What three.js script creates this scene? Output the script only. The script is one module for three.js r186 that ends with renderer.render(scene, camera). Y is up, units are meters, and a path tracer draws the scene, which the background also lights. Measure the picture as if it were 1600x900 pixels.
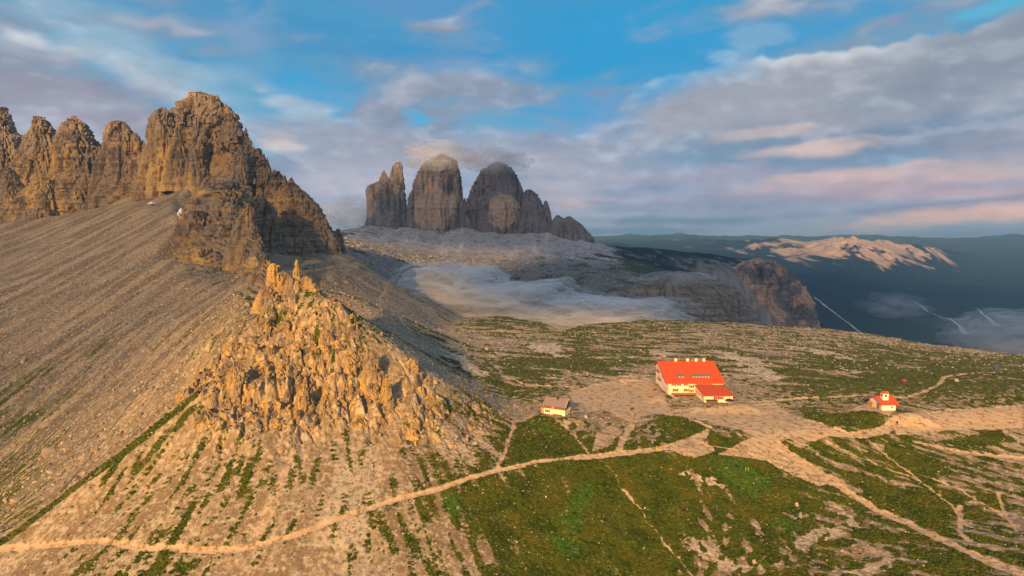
import * as THREE from 'three';
import { mergeGeometries } from 'three/addons/utils/BufferGeometryUtils.js';
import { MarchingCubes } from 'three/addons/objects/MarchingCubes.js';

// ---------------------------------------------------------------- camera
const scene = new THREE.Scene();
const FOCAL = 1000, EYE = 75, PITCH = Math.atan(78 / 1000);            // focal length in pixels of a 1600 x 900 frame
const camera = new THREE.PerspectiveCamera(2 * Math.atan(450 / FOCAL) * 180 / Math.PI, 16 / 9, 1, 40000);
camera.position.set(0, EYE, 0);
camera.rotation.set(-PITCH, 0, 0);
const renderer = new THREE.WebGLRenderer({ antialias: true });
renderer.toneMapping = THREE.LinearToneMapping;
const EXPOSURE = 1.54;
renderer.toneMappingExposure = EXPOSURE;
renderer.shadowMap.enabled = true;

// ---------------------------------------------------------------- sun
const SUN = new THREE.Vector3(-0.28, 0.3, 0.91).normalize();
const sun = new THREE.DirectionalLight(new THREE.Color().setRGB(1, 0.57, 0.2), 5);
sun.name = 'evening_sun';
sun.position.copy(SUN).multiplyScalar(2000).add(new THREE.Vector3(0, 0, -500));
sun.target.position.set(0, 0, -500);
sun.castShadow = true; sun.shadow.radius = 5;
Object.assign(sun.shadow.camera, { left: -1200, right: 1200, top: 1200, bottom: -1200, near: 10, far: 6000 });
sun.shadow.mapSize.set(4096, 4096);
scene.add(sun, sun.target);

// ---------------------------------------------------------------- noise and small helpers
const clamp = (x, a = 0, b = 1) => x < a ? a : x > b ? b : x;
const lerp = (a, b, t) => a + (b - a) * t;
const sstep = (a, b, x) => { const t = clamp((x - a) / (b - a)); return t * t * (3 - 2 * t); };
function rng(seed) { let s = seed | 0; return () => { s = (s + 0x6d2b79f5) | 0; let t = Math.imul(s ^ (s >>> 15), 1 | s); t = (t + Math.imul(t ^ (t >>> 7), 61 | t)) ^ t; return ((t ^ (t >>> 14)) >>> 0) / 4294967296; }; }
const PERM = new Uint8Array(1024), GX = new Float32Array(256), GY = new Float32Array(256), HV = new Float32Array(256);
{
  const r = rng(77), a = Array.from({ length: 256 }, (_, i) => i);
  for (let i = 255; i > 0; i--) { const j = Math.floor(r() * (i + 1)); [a[i], a[j]] = [a[j], a[i]]; }
  for (let i = 0; i < 1024; i++) PERM[i] = a[i & 255];
  for (let i = 0; i < 256; i++) { const t = r() * 6.2831853; GX[i] = Math.cos(t); GY[i] = Math.sin(t); HV[i] = r() * 2 - 1; }
}
function n2(x, y) {
  const ix = Math.floor(x), iy = Math.floor(y), fx = x - ix, fy = y - iy, X = ix & 255, Y = iy & 255;
  const a = PERM[PERM[X] + Y], b = PERM[PERM[X + 1] + Y], c = PERM[PERM[X] + Y + 1], d = PERM[PERM[X + 1] + Y + 1];
  const u = fx * fx * fx * (fx * (fx * 6 - 15) + 10), v = fy * fy * fy * (fy * (fy * 6 - 15) + 10);
  const p = GX[a] * fx + GY[a] * fy, q = GX[b] * (fx - 1) + GY[b] * fy, r = GX[c] * fx + GY[c] * (fy - 1), s = GX[d] * (fx - 1) + GY[d] * (fy - 1);
  const t = p + u * (q - p);
  return 1.5 * (t + v * (r + u * (s - r) - t));
}
function n3(x, y, z) {                                                   // value noise, smooth
  const ix = Math.floor(x), iy = Math.floor(y), iz = Math.floor(z), fx = x - ix, fy = y - iy, fz = z - iz, X = ix & 255, Y = iy & 255, Z = iz & 255;
  const u = fx * fx * (3 - 2 * fx), v = fy * fy * (3 - 2 * fy), w = fz * fz * (3 - 2 * fz);
  const A = PERM[X] + Y, B = PERM[X + 1] + Y, AA = PERM[A] + Z, AB = PERM[A + 1] + Z, BA = PERM[B] + Z, BB = PERM[B + 1] + Z;
  const l = (a, b, t) => a + (b - a) * t;
  return l(l(l(HV[PERM[AA]], HV[PERM[BA]], u), l(HV[PERM[AB]], HV[PERM[BB]], u), v), l(l(HV[PERM[AA + 1]], HV[PERM[BA + 1]], u), l(HV[PERM[AB + 1]], HV[PERM[BB + 1]], u), v), w);
}
function fbm(x, y, o = 4) { let s = 0, a = 0.5; for (let i = 0; i < o; i++) { s += a * n2(x, y); a *= 0.5; x = x * 2.03 + 17.3; y = y * 2.03 - 9.1; } return s; }
function fbm3(x, y, z, o = 3) { let s = 0, a = 0.5; for (let i = 0; i < o; i++) { s += a * n3(x, y, z); a *= 0.5; x = x * 2.03 + 5.3; y = y * 2.03 - 9.1; z = z * 2.03 + 3.7; } return s; }
function ridge(x, y, o = 3) { let s = 0, a = 0.5; for (let i = 0; i < o; i++) { s += a * (1 - Math.abs(n2(x, y)) * 1.6); a *= 0.5; x = x * 2.1 + 11.3; y = y * 2.1 - 4.1; } return s; }
const CELL = new Float32Array(3);
function cells(x, y) {                                                    // nearest and second nearest point of a jittered grid, and a number of the nearest one
  const ix = Math.floor(x), iy = Math.floor(y); let a = 9, b = 9, id = 0;
  for (let j = -1; j < 2; j++) for (let i = -1; i < 2; i++) { const h = PERM[PERM[(ix + i) & 255] + ((iy + j) & 255)], px = ix + i + 0.5 + 0.45 * GX[h], py = iy + j + 0.5 + 0.45 * GY[h], d = Math.hypot(px - x, py - y); if (d < a) { b = a; a = d; id = HV[h]; } else if (d < b) b = d; }
  CELL[0] = a; CELL[1] = b; CELL[2] = id; return CELL;
}
const s2l = (c) => { c /= 255; return c <= 0.04045 ? c / 12.92 : ((c + 0.055) / 1.055) ** 2.4; };
const rgb8 = (r, g, b) => [s2l(r), s2l(g), s2l(b)];

// a photograph pixel at a forward distance -> a point of the place; and a direction -> azimuth and height
const cP = Math.cos(PITCH), sP = Math.sin(PITCH);
function at(px, py, D) {
  const a = (px - 800) / FOCAL, b = (450 - py) / FOCAL, t = D / (cP + b * sP);
  return new THREE.Vector3(a * t, EYE + t * (b * cP - sP), -D);
}
function angles(px, py) { const p = at(px, py, 1); const dx = p.x, dy = p.y - EYE; return [Math.atan2(dx, 1), Math.atan2(dy, Math.hypot(dx, 1))]; }

// ---------------------------------------------------------------- sky: air and clouds, computed for every direction
{
  const W = 3072, Hh = 1536, data = new Float32Array(W * Hh * 4);
  const K = 1000, U = (az) => az * K, V = (el) => el * K;               // thousandths of a radian
  const P2 = (px, py) => { const [a, e] = angles(px, py); return [U(a), V(e)]; };
  const blobs = [];
  const blob = (px, py, rx, ry, rot, col, k, rag = 0.6) => { const [u, v] = P2(px, py); blobs.push({ u, v, rx, ry, c: Math.cos(rot), s: Math.sin(rot), col: rgb8(...col), k, rag }); };
  // blue openings
  blob(860, 60, 230, 80, -0.1, [56, 156, 210], 0.85, 0.6); blob(1040, 60, 170, 70, -0.25, [48, 160, 214], 0.85, 0.6); blob(640, 90, 150, 55, 0.1, [64, 150, 205], 0.6);
  blob(430, 40, 190, 40, 0.15, [70, 150, 198], 0.7); blob(270, 85, 50, 14, 0.2, [52, 148, 204], 0.8); blob(500, 155, 70, 26, 0.4, [70, 165, 215], 0.85);
  blob(655, 185, 42, 26, 0.3, [58, 178, 226], 0.95); blob(930, 165, 120, 45, -0.2, [62, 160, 214], 0.7); blob(245, 110, 60, 10, 0.3, [60, 155, 208], 0.6);
  blob(1250, 35, 260, 36, -0.2, [66, 158, 210], 0.7); blob(1560, 10, 90, 12, -0.2, [90, 195, 228], 0.7); blob(400, 225, 50, 22, 0.3, [112, 180, 212], 0.5);
  // pale cloud on the left, lit edges
  blob(190, 75, 170, 40, 0.35, [166, 192, 208], 0.7, 0.5); blob(30, 55, 50, 14, 0.2, [212, 218, 222], 0.85, 0.9); blob(250, 132, 100, 20, 0.4, [190, 200, 210], 0.65, 0.5);
  blob(480, 175, 60, 16, 0.2, [186, 200, 212], 0.7, 0.9); blob(100, 170, 190, 60, 0.25, [152, 148, 164], 0.75); blob(430, 225, 45, 15, 0.1, [216, 200, 192], 0.8, 0.8);
  blob(30, 120, 120, 40, 0.2, [150, 150, 166], 0.6); blob(560, 215, 130, 45, 0, [146, 168, 190], 0.6); blob(540, 285, 150, 50, 0, [176, 174, 186], 0.85);
  blob(640, 232, 210, 34, 0.05, [156, 158, 172], 0.8, 0.4); blob(760, 225, 160, 26, 0.02, [160, 164, 178], 0.6);
  // the great bank on the right and the lavender streaks under it
  blob(1480, 130, 220, 70, -0.2, [138, 152, 168], 0.8, 0.5); blob(1200, 150, 200, 45, -0.2, [166, 168, 178], 0.7, 0.6); blob(1400, 220, 240, 40, -0.1, [112, 138, 162], 0.85, 0.5);
  blob(1130, 235, 180, 26, -0.05, [116, 144, 168], 0.7); blob(1290, 195, 80, 16, 0, [164, 164, 176], 0.7); blob(1300, 232, 78, 11, -0.02, [214, 190, 180], 0.85, 0.8);
  blob(1190, 208, 60, 7, -0.06, [206, 188, 182], 0.6, 0.8); blob(1110, 278, 190, 20, 0, [162, 158, 172], 0.75); blob(1450, 275, 220, 20, -0.06, [208, 180, 172], 0.85, 0.7);
  blob(1300, 300, 240, 14, 0, [160, 152, 166], 0.6); blob(1500, 302, 160, 11, -0.03, [196, 168, 164], 0.6); blob(1450, 325, 200, 9, -0.05, [118, 128, 148], 0.7, 0.6);
  blob(1440, 346, 250, 15, -0.07, [224, 184, 166], 0.95, 0.5); blob(1590, 330, 110, 14, -0.05, [222, 180, 164], 0.8, 0.5); blob(1080, 320, 230, 14, 0, [132, 142, 162], 0.6);
  blob(1050, 345, 190, 10, 0.02, [98, 122, 150], 0.9, 0.6); blob(1120, 335, 120, 6, 0, [140, 146, 166], 0.6); blob(1000, 362, 230, 9, 0, [74, 104, 136], 0.95, 0.4);
  blob(1320, 366, 200, 7, 0, [150, 140, 150], 0.8, 0.5); blob(1560, 366, 160, 9, 0, [104, 116, 140], 0.9, 0.4); blob(870, 290, 150, 44, 0, [172, 170, 182], 0.8); blob(900, 322, 110, 18, 0, [200, 178, 176], 0.7);
  blob(1560, 225, 90, 34, -0.1, [150, 152, 166], 0.6); blob(1190, 45, 30, 40, 0.9, [150, 182, 208], 0.55, 1.5); blob(1135, 84, 24, 7, 0, [160, 198, 220], 0.5, 1.4);
  blob(660, 15, 140, 26, 0.1, [110, 150, 196], 0.5); blob(385, 60, 40, 34, 0.6, [140, 170, 202], 0.5);
  const edge = [[880, 250], [960, 170], [990, 137], [1040, 117], [1110, 101], [1150, 96], [1235, 79], [1275, 80], [1390, 66], [1480, 48], [1600, 12], [1750, -40]].map(([x, y]) => P2(x, y));
  const zen = rgb8(52, 148, 200), mid = rgb8(100, 166, 202), low = rgb8(140, 158, 182), grey = rgb8(150, 158, 176), pale = rgb8(206, 210, 216), slate = rgb8(108, 132, 160), bank = rgb8(164, 168, 178), white = rgb8(232, 236, 238);
  const mix = (a, b, t) => { a[0] += (b[0] - a[0]) * t; a[1] += (b[1] - a[1]) * t; a[2] += (b[2] - a[2]) * t; };
  const sunAz = Math.atan2(SUN.x, -SUN.z), sunEl = Math.asin(SUN.y);
  for (let r = Hh / 2; r < Hh; r++) {
    const el = ((r + 0.5) / Hh - 0.5) * Math.PI;
    for (let cI = 0; cI < W; cI++) {
      const th = ((cI + 0.5) / W - 0.5) * 2 * Math.PI;                   // atan2(z, x)
      let az = th + Math.PI / 2; if (az > Math.PI) az -= 2 * Math.PI;
      const squash = Math.max(0.12, Math.cos(el));
      const u = U(az), v = V(el), inView = Math.abs(az) < 0.75 && el < 0.46;
      const uu = u * (el > 0.5 ? squash / 0.88 : 1);
      const col = [0, 0, 0]; for (let k = 0; k < 3; k++) col[k] = lerp(low[k], mid[k], sstep(0, 200, v)); mix(col, zen, sstep(150, 480, v));
      // thin cloud that drifts along shallow diagonals, thicker towards the horizon
      const wx = 46 * fbm(uu / 210 + 3, v / 120, 3), wy = 26 * fbm(uu / 190 - 7, v / 110 + 5, 3);
      const d1 = fbm((uu + wx + 0.9 * v) / 330, (v + wy - 0.22 * uu) / 95, 5), d2 = fbm((uu + wx) / 260 + 40, (v + wy) / 34, inView ? 5 : 3);
      const cov = lerp(0.62, 0.2, sstep(60, 420, v)) + 0.45 * sstep(470, 620, v);
      mix(col, grey, 0.9 * sstep(0.42 - cov, 0.86 - cov, d1 + 0.25 * d2 + 0.16));
      mix(col, pale, 0.55 * sstep(0.12, 0.5, d1 - 0.4 * fbm((uu + wx + 8) / 120, (v + wy + 14) / 60, 3)) * sstep(0, 120, v));
      mix(col, slate, 0.5 * sstep(0.05, 0.4, d2) * (1 - sstep(120, 260, v)));
      // bank with a bright rim
      if (u > edge[0][0] - 40 && az < 1.2) {
        let k = 0; while (k < edge.length - 2 && edge[k + 1][0] < u) k++;
        const e0 = edge[k], e1 = edge[k + 1], ev = lerp(e0[1], e1[1], (u - e0[0]) / (e1[0] - e0[0])) + 13 * fbm(u / 60, v / 80 + 3, 4) + 3 * n2(u / 17, v / 26);
        const dep = ev - v, ends = sstep(edge[1][0], edge[3][0], u) * (1 - sstep(700, 1100, u));
        mix(col, bank, 0.85 * ends * sstep(0, 10, dep) * (1 - sstep(70, 150, dep + 40 * d1)));
        mix(col, white, 0.85 * ends * (1 - sstep(480, 600, u)) * sstep(-1, 5, dep) * (1 - sstep(5, 26, dep + 10 * d2)));
      }
      if (inView || Math.abs(az) < 1) for (const b of blobs) {
        const du = u - b.u, dv = v - b.v, x = (du * b.c - dv * b.s) / b.rx, y = (du * b.s + dv * b.c) / b.ry, q = x * x + y * y;
        if (q > 4) continue;
        const rag = b.rag * (1.5 * d2 + d1 + 0.9 * fbm((uu + wx) / 60, (v + wy) / (10 + 0.5 * b.ry), 3));
        mix(col, b.col, b.k * sstep(1.25, 0.15, Math.sqrt(q) + rag));
      }
      if (inView) {                                                       // billows and fibres inside the cloud
        const b1 = fbm((uu + wx) / 74 + 9, (v + wy) / 30, 5), b2 = fbm((uu + 0.6 * wx) / 30, (v + 0.6 * wy) / 12 + 4, 4), c0 = sstep(0.12, 0.3, col[0] / (col[2] + 1e-6) - 0.2);
        const k = 1 + c0 * (0.2 * b1 + 0.13 * b2); col[0] *= k; col[1] *= 1 + (k - 1) * 0.92; col[2] *= 1 + (k - 1) * 0.8;
        mix(col, pale, 0.18 * c0 * sstep(0.12, 0.4, b1 + 0.5 * b2) * sstep(30, 160, v));
      }
      // warm light round the low sun, outside the picture
      const g = Math.sin(el) * SUN.y + Math.cos(el) * Math.cos(sunEl) * Math.cos(az - sunAz), glow = Math.exp((g - 1) * 4.5);
      const o = (r * W + cI) * 4, lift = 1 + 0.3 * (1 - sstep(20, 260, v)); col[0] *= lift * (1 + 0.06 * (lift - 1)); col[1] *= lift * 0.99; col[2] *= lift;
      data[o] = col[0] + 1.25 * glow; data[o + 1] = col[1] + 0.72 * glow; data[o + 2] = col[2] + 0.3 * glow; data[o + 3] = 1;
    }
  }
  for (let r = 0; r < Hh / 2; r++) for (let cI = 0; cI < W; cI++) { const o = (r * W + cI) * 4; data[o] = 0.12; data[o + 1] = 0.16; data[o + 2] = 0.22; data[o + 3] = 1; }
  for (let i = 0; i < data.length; i += 4) for (let k = 0; k < 3; k++) data[i + k] /= EXPOSURE;
  const tex = new THREE.DataTexture(data, W, Hh, THREE.RGBAFormat, THREE.FloatType);
  tex.mapping = THREE.EquirectangularReflectionMapping; tex.magFilter = THREE.LinearFilter; tex.minFilter = THREE.LinearFilter; tex.needsUpdate = true;
  scene.background = tex; scene.environment = tex;
}

// ---------------------------------------------------------------- the lie of the land: surveyed points, triangulated
// [px, py, D]: a point seen at that pixel, D metres ahead.  h(px, D, y): a point out of sight, at that bearing, distance and height.
const seen = [], pt = (px, py, D, v = 0) => { const p = at(px, py, D); seen.push([p.x, D, p.y, v]); }, hid = (px, D, y, v = 0) => seen.push([(px - 800) / FOCAL * D, D, y, v]);
for (const q of [
  // the trail round the foot of the crag
  [-150, 868, 185], [0, 856, 182], [180, 846, 178], [270, 856, 176], [360, 858, 174], [440, 838, 177], [540, 808, 184], [640, 775, 195], [740, 742, 209], [780, 733, 214], [880, 715, 224], [980, 705, 230], [1060, 695, 235],
  // below it
  [-150, 920, 172], [0, 900, 174], [180, 900, 168], [360, 900, 167], [540, 900, 166], [700, 900, 170], [700, 820, 188], [850, 900, 174], [850, 800, 198], [1000, 900, 178], [1000, 800, 202], [1100, 900, 176], [1100, 800, 205], [1100, 720, 228],
  [1250, 900, 172], [1250, 800, 206], [1250, 715, 236], [1400, 900, 168], [1400, 800, 203], [1400, 715, 238], [1600, 900, 160], [1600, 800, 200], [1600, 715, 240], [1800, 900, 150], [1800, 800, 195], [1800, 700, 240],
  [0, 1000, 152], [360, 1000, 148], [700, 1000, 152], [1000, 1000, 158], [1400, 1000, 142], [1800, 1000, 130],
  // the level ground round the houses
  [865, 652, 268], [830, 660, 262], [870, 682, 247], [1038, 620, 302], [1140, 634, 286], [980, 600, 328], [960, 635, 285], [1200, 642, 278], [1392, 648, 272], [1480, 604, 315], [1600, 640, 277], [1600, 602, 318], [1800, 650, 262],
  [1300, 670, 252], [1250, 602, 325], [1060, 665, 257], [1180, 675, 250],
  // behind them, up to the rim
  [880, 602, 326], [800, 602, 330], [770, 562, 396], [860, 562, 396], [960, 560, 398], [1100, 545, 425], [1250, 560, 392], [1400, 570, 372], [1600, 580, 355],
  [1000, 530, 500], [1150, 525, 515], [1300, 540, 465], [1450, 555, 425], [1600, 568, 398],
  [895, 524, 560], [915, 511, 610], [940, 503, 640], [1000, 500, 670], [1100, 502, 670], [1200, 507, 650], [1300, 515, 625], [1400, 527, 590], [1500, 543, 555], [1600, 556, 525], [1700, 568, 505], [1850, 582, 480],
  // the pass on the left, the pale slabs, the green mound
  [740, 545, 440], [850, 528, 500], [800, 534, 475], [700, 560, 400], [790, 491, 690], [720, 496, 690], [850, 503, 650], [880, 514, 620], [760, 528, 560], [690, 520, 590], [830, 530, 540],
  // the shaded side of the crag and the long scree behind it
  [650, 545, 350], [700, 572, 335], [750, 602, 312], [800, 632, 288], [600, 492, 395], [560, 462, 420], [640, 500, 450], [680, 515, 500], [640, 480, 600], [590, 480, 520], [610, 440, 720], [560, 420, 650], [546, 396, 800], [580, 424, 860], [620, 452, 880], [660, 476, 840], [700, 493, 800],
  // the great peak under its cliffs
  [320, 260, 900], [260, 302, 860], [430, 395, 760], [480, 402, 720], [412, 428, 430], [400, 432, 520], [360, 425, 600], [320, 380, 700], [530, 392, 860],
  // the scree on the left
  [-250, 350, 940], [0, 345, 900], [80, 338, 900], [150, 325, 880], [270, 312, 800], [285, 345, 680], [-250, 420, 760], [0, 420, 700], [100, 420, 640], [200, 420, 580], [270, 400, 565], [300, 440, 480], [380, 440, 400], [-200, 520, 560], [0, 520, 520], [100, 520, 480], [200, 520, 430], [300, 500, 390], [370, 480, 345],
  [0, 600, 430], [100, 600, 400], [200, 600, 360], [260, 585, 325], [-200, 690, 400], [0, 700, 360], [60, 720, 330], [150, 660, 312], [-20, 780, 320], [-250, 820, 300],
  // the grassy edge of the crag, and its face
  [425, 470, 282], [400, 492, 272], [350, 545, 252], [310, 598, 234], [250, 648, 221], [180, 704, 208], [100, 764, 198], [0, 837, 190], [-150, 850, 188],
  [463, 428, 292], [435, 446, 288], [500, 460, 280], [550, 490, 268], [455, 520, 262], [540, 560, 250], [480, 600, 240], [590, 620, 238], [420, 620, 228], [600, 545, 262], [640, 562, 262], [700, 602, 262], [760, 635, 262], [800, 650, 263],
  [350, 650, 218], [480, 680, 218], [600, 690, 220], [680, 650, 238], [700, 700, 222], [760, 690, 232], [300, 720, 204], [420, 740, 200], [540, 740, 203], [620, 740, 204], [200, 780, 195], [320, 800, 186], [450, 790, 188],
  [100, 810, 190],
]) pt(...q);
for (const q of [
  [-300, 60, -55], [800, 60, -62], [1900, 60, -50], [-2000, 60, -60], [3600, 60, -40], [-2200, 250, -60], [-1200, 700, 60], [-900, 1100, 160], [2600, 280, 0], [2400, 500, -20], [-600, 150, -40],
  [895, 660, -90], [940, 720, -90], [1000, 760, -95], [1100, 760, -100], [1200, 740, -110], [1400, 680, -130], [1600, 610, -140], [1850, 570, -150], [2400, 700, -200],
  [780, 790, -80], [850, 750, -85], [700, 880, -80], [620, 960, -50], [540, 960, 20], [320, 1100, 100], [100, 1050, 130], [-200, 1100, 160], [0, 1100, 150],
  [410, 300, 42], [380, 320, 34], [330, 300, 5], [250, 280, -8], [160, 270, -22], [60, 250, -36], [-50, 240, -44],
  [850, 950, -140], [1000, 920, -160], [1200, 900, -210], [1400, 900, -280], [1700, 800, -280], [2400, 900, -300],
]) hid(...q);
// farther off: last number = share of forest and grass
for (const q of [
  [620, 428, 1300, 0.1], [560, 400, 1300, 0.2], [530, 366, 1600, 0.5], [640, 442, 1250, 0.2], [700, 440, 1500, 0.3], [800, 440, 1600, 0.3], [900, 446, 1500, 0.45], [960, 455, 1450, 0.5], [985, 474, 1330, 0.3], [700, 418, 1750, 0.15], [620, 405, 1700, 0.3], [850, 420, 1800, 0.3],
  [990, 436, 1500, 0.35], [1060, 436, 1500, 0.25], [1100, 440, 1500, 0.2], [1150, 455, 1470, 0.1], [1180, 496, 1440, 0.1], [990, 500, 1300, 0.1], [1100, 520, 1390, 0.05], [1040, 462, 1440, 0.1], [1110, 462, 1450, 0.1], [1040, 486, 1400, 0.0], [1120, 490, 1420, 0.0],
  [600, 388, 1900, 0], [700, 396, 2000, 0], [800, 402, 2000, 0.1], [880, 406, 2000, 0.2], [940, 399, 2200, 0.35], [1000, 404, 2200, 0.9], [560, 368, 2100, 0.4], [560, 358, 2400, 0.3], [585, 350, 2400, 0], [650, 353, 2400, 0], [720, 354, 2400, 0], [800, 356, 2400, 0], [860, 362, 2350, 0], [915, 372, 2300, 0], [955, 389, 2300, 0.3],
  [500, 364, 2200, 0.5], [400, 380, 2000, 0.4], [200, 380, 2000, 0.4], [0, 380, 2000, 0.4],
  [960, 384, 2700, 0.9], [1050, 389, 2900, 1], [1130, 398, 2950, 0.95], [1195, 405, 2950, 0.9], [1215, 412, 2900, 0.2], [1245, 432, 2850, 0], [1272, 470, 2800, 0.1], [1280, 520, 2750, 0.3], [1140, 424, 2650, 0.1], [1150, 440, 2600, 0], [1195, 470, 2640, 0.1], [1195, 520, 2560, 0.6], [1150, 470, 2540, 0.8], [1200, 440, 2680, 0], [1240, 470, 2700, 0], [1240, 510, 2660, 0.2], [1060, 418, 2300, 0.9], [1000, 424, 1900, 0.7], [1100, 425, 2250, 0.85], [1160, 500, 2450, 0.9],
]) pt(...q);
for (const q of [
  [700, 2900, 90, 0.3], [500, 3000, 60, 0.5], [900, 3000, 20, 0.8], [0, 3200, 0, 0.6], [-1200, 2600, 100, 0.6], [1185, 1500, -180, 0.5], [1100, 1700, -90, 0.8], [1180, 1900, -160, 0.9], [1250, 1500, -420, 1], [1400, 1500, -560, 1], [1900, 1500, -560, 1],
  [1300, 2900, -480, 1], [1400, 3500, -620, 1], [1600, 3000, -640, 1], [2200, 3000, -640, 1], [1160, 2300, -300, 1], [1290, 3200, -420, 1], [1200, 3400, -200, 1], [1050, 3800, -200, 1], [900, 4000, -150, 1],
  [3000, 2500, -500, 1], [3000, 4000, -400, 1], [-2000, 5000, 0, 1], [500, 6000, -200, 1], [-3000, 15500, 0, 1], [3000, 15500, 40, 1], [2200, 13000, 60, 1], [1900, 9000, -100, 1], [2600, 7000, 200, 1],
]) hid(...q);
for (const q of [
  [1300, 462, 5000, 1], [1350, 524, 4400, 1], [1500, 526, 4500, 1], [1600, 520, 4000, 1], [1600, 450, 6500, 1], [1500, 444, 7200, 1], [1180, 424, 6600, 0.9], [1100, 400, 7000, 1], [1000, 388, 6000, 1], [1400, 442, 6900, 0.95], [1180, 383, 8600, 0.55], [1215, 376, 8500, 0.4], [1262, 372.5, 8400, 0], [1300, 373.5, 8200, 0], [1345, 375, 8200, 0.05], [1385, 379, 8300, 0.2], [1430, 383, 8400, 0.15], [1470, 396, 8400, 0.3], [1500, 424, 8200, 0.75],
  [1080, 380, 9000, 0.8], [1120, 377, 9000, 0.7], [950, 378, 9500, 1], [1540, 400, 9800, 1], [1600, 384, 11000, 1], [1700, 376, 11500, 1], [1290, 396, 7500, 0.05], [1345, 402, 7400, 0.3], [1385, 414, 7300, 0.45], [1250, 408, 7200, 0.6], [1320, 422, 6900, 0.75], [1450, 408, 7900, 0.4],
  [1140, 390, 8000, 0.6], [1050, 373, 14500, 1], [1300, 374, 14500, 1], [1600, 373, 14500, 1], [1420, 373, 14000, 1],
]) pt(...q);

function delaunay(P) {
  const n = P.length, xs = P.map((p) => p[0]), ys = P.map((p) => p[1]), M = 1e6;
  xs.push(-M, M, 0); ys.push(-M, -M, 2 * M);
  const circ = (a, b, c) => {
    const ax = xs[a], ay = ys[a], bx = xs[b] - ax, by = ys[b] - ay, cx = xs[c] - ax, cy = ys[c] - ay, d = 2 * (bx * cy - by * cx) || 1e-12;
    const ux = (cy * (bx * bx + by * by) - by * (cx * cx + cy * cy)) / d, uy = (bx * (cx * cx + cy * cy) - cx * (bx * bx + by * by)) / d;
    return [a, b, c, ax + ux, ay + uy, ux * ux + uy * uy];
  };
  let T = [circ(n, n + 1, n + 2)];
  for (let i = 0; i < n; i++) {
    const edges = new Map(), keep = [];
    for (const t of T) {
      if ((xs[i] - t[3]) ** 2 + (ys[i] - t[4]) ** 2 < t[5]) for (const [a, b] of [[t[0], t[1]], [t[1], t[2]], [t[2], t[0]]]) { const k = a < b ? a * 10000 + b : b * 10000 + a; edges.has(k) ? edges.set(k, null) : edges.set(k, [a, b]); }
      else keep.push(t);
    }
    T = keep;
    for (const e of edges.values()) if (e) T.push(circ(e[0], e[1], i));
  }
  return T.filter((t) => t[0] < n && t[1] < n && t[2] < n);
}
class Raster {                                                            // values on a regular grid in plan; rows run away from the camera
  constructor(x0, x1, d0, d1, step) { Object.assign(this, { x0, d0, step, nx: Math.round((x1 - x0) / step) + 1, nd: Math.round((d1 - d0) / step) + 1 }); this.a = new Float32Array(this.nx * this.nd); }
  fill(P, T, c) {
    const { x0, d0, step, nx, nd, a } = this;
    for (const [i, j, k] of T) {
      const A = P[i], B = P[j], C = P[k], den = (B[1] - C[1]) * (A[0] - C[0]) + (C[0] - B[0]) * (A[1] - C[1]);
      if (Math.abs(den) < 1e-9) continue;
      const i0 = Math.max(0, Math.ceil((Math.min(A[0], B[0], C[0]) - x0) / step)), i1 = Math.min(nx - 1, Math.floor((Math.max(A[0], B[0], C[0]) - x0) / step));
      const j0 = Math.max(0, Math.ceil((Math.min(A[1], B[1], C[1]) - d0) / step)), j1 = Math.min(nd - 1, Math.floor((Math.max(A[1], B[1], C[1]) - d0) / step));
      for (let r = j0; r <= j1; r++) for (let q = i0; q <= i1; q++) {
        const x = x0 + q * step, d = d0 + r * step, u = ((B[1] - C[1]) * (x - C[0]) + (C[0] - B[0]) * (d - C[1])) / den, v = ((C[1] - A[1]) * (x - C[0]) + (A[0] - C[0]) * (d - C[1])) / den, w = 1 - u - v;
        if (u >= -1e-6 && v >= -1e-6 && w >= -1e-6) a[r * nx + q] = u * A[c] + v * B[c] + w * C[c];
      }
    }
    return this;
  }
  blur(rad, times) {
    const { nx, nd } = this, t = new Float32Array(nx * nd);
    for (let k = 0; k < times; k++) {
      for (let r = 0; r < nd; r++) { let s = 0; const o = r * nx; for (let q = -rad; q <= rad; q++) s += this.a[o + clamp(q, 0, nx - 1)]; for (let q = 0; q < nx; q++) { t[o + q] = s / (2 * rad + 1); s += this.a[o + Math.min(nx - 1, q + rad + 1)] - this.a[o + Math.max(0, q - rad)]; } }
      for (let q = 0; q < nx; q++) { let s = 0; for (let r = -rad; r <= rad; r++) s += t[clamp(r, 0, nd - 1) * nx + q]; for (let r = 0; r < nd; r++) { this.a[r * nx + q] = s / (2 * rad + 1); s += t[Math.min(nd - 1, r + rad + 1) * nx + q] - t[Math.max(0, r - rad) * nx + q]; } }
    }
    return this;
  }
  get(x, d) {
    const { nx, nd, a } = this, fx = clamp((x - this.x0) / this.step, 0, nx - 1.001), fy = clamp((d - this.d0) / this.step, 0, nd - 1.001), i = fx | 0, j = fy | 0, u = fx - i, v = fy - j, o = j * nx + i;
    return (a[o] * (1 - u) + a[o + 1] * u) * (1 - v) + (a[o + nx] * (1 - u) + a[o + nx + 1] * u) * v;
  }
}
const TIN = delaunay(seen);
const G1 = new Raster(-1200, 800, 40, 1140, 2).fill(seen, TIN, 2).blur(2, 2);
const G2 = new Raster(-5000, 14000, 700, 15400, 20).fill(seen, TIN, 2).blur(1, 2);
const VEG = new Raster(-5000, 14000, 700, 15400, 25).fill(seen, TIN, 3).blur(1, 2);
const base = (x, z) => { const D = -z, t = sstep(980, 1080, D); return t <= 0 ? G1.get(x, D) : t >= 1 ? G2.get(x, D) : lerp(G1.get(x, D), G2.get(x, D), t); };
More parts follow.
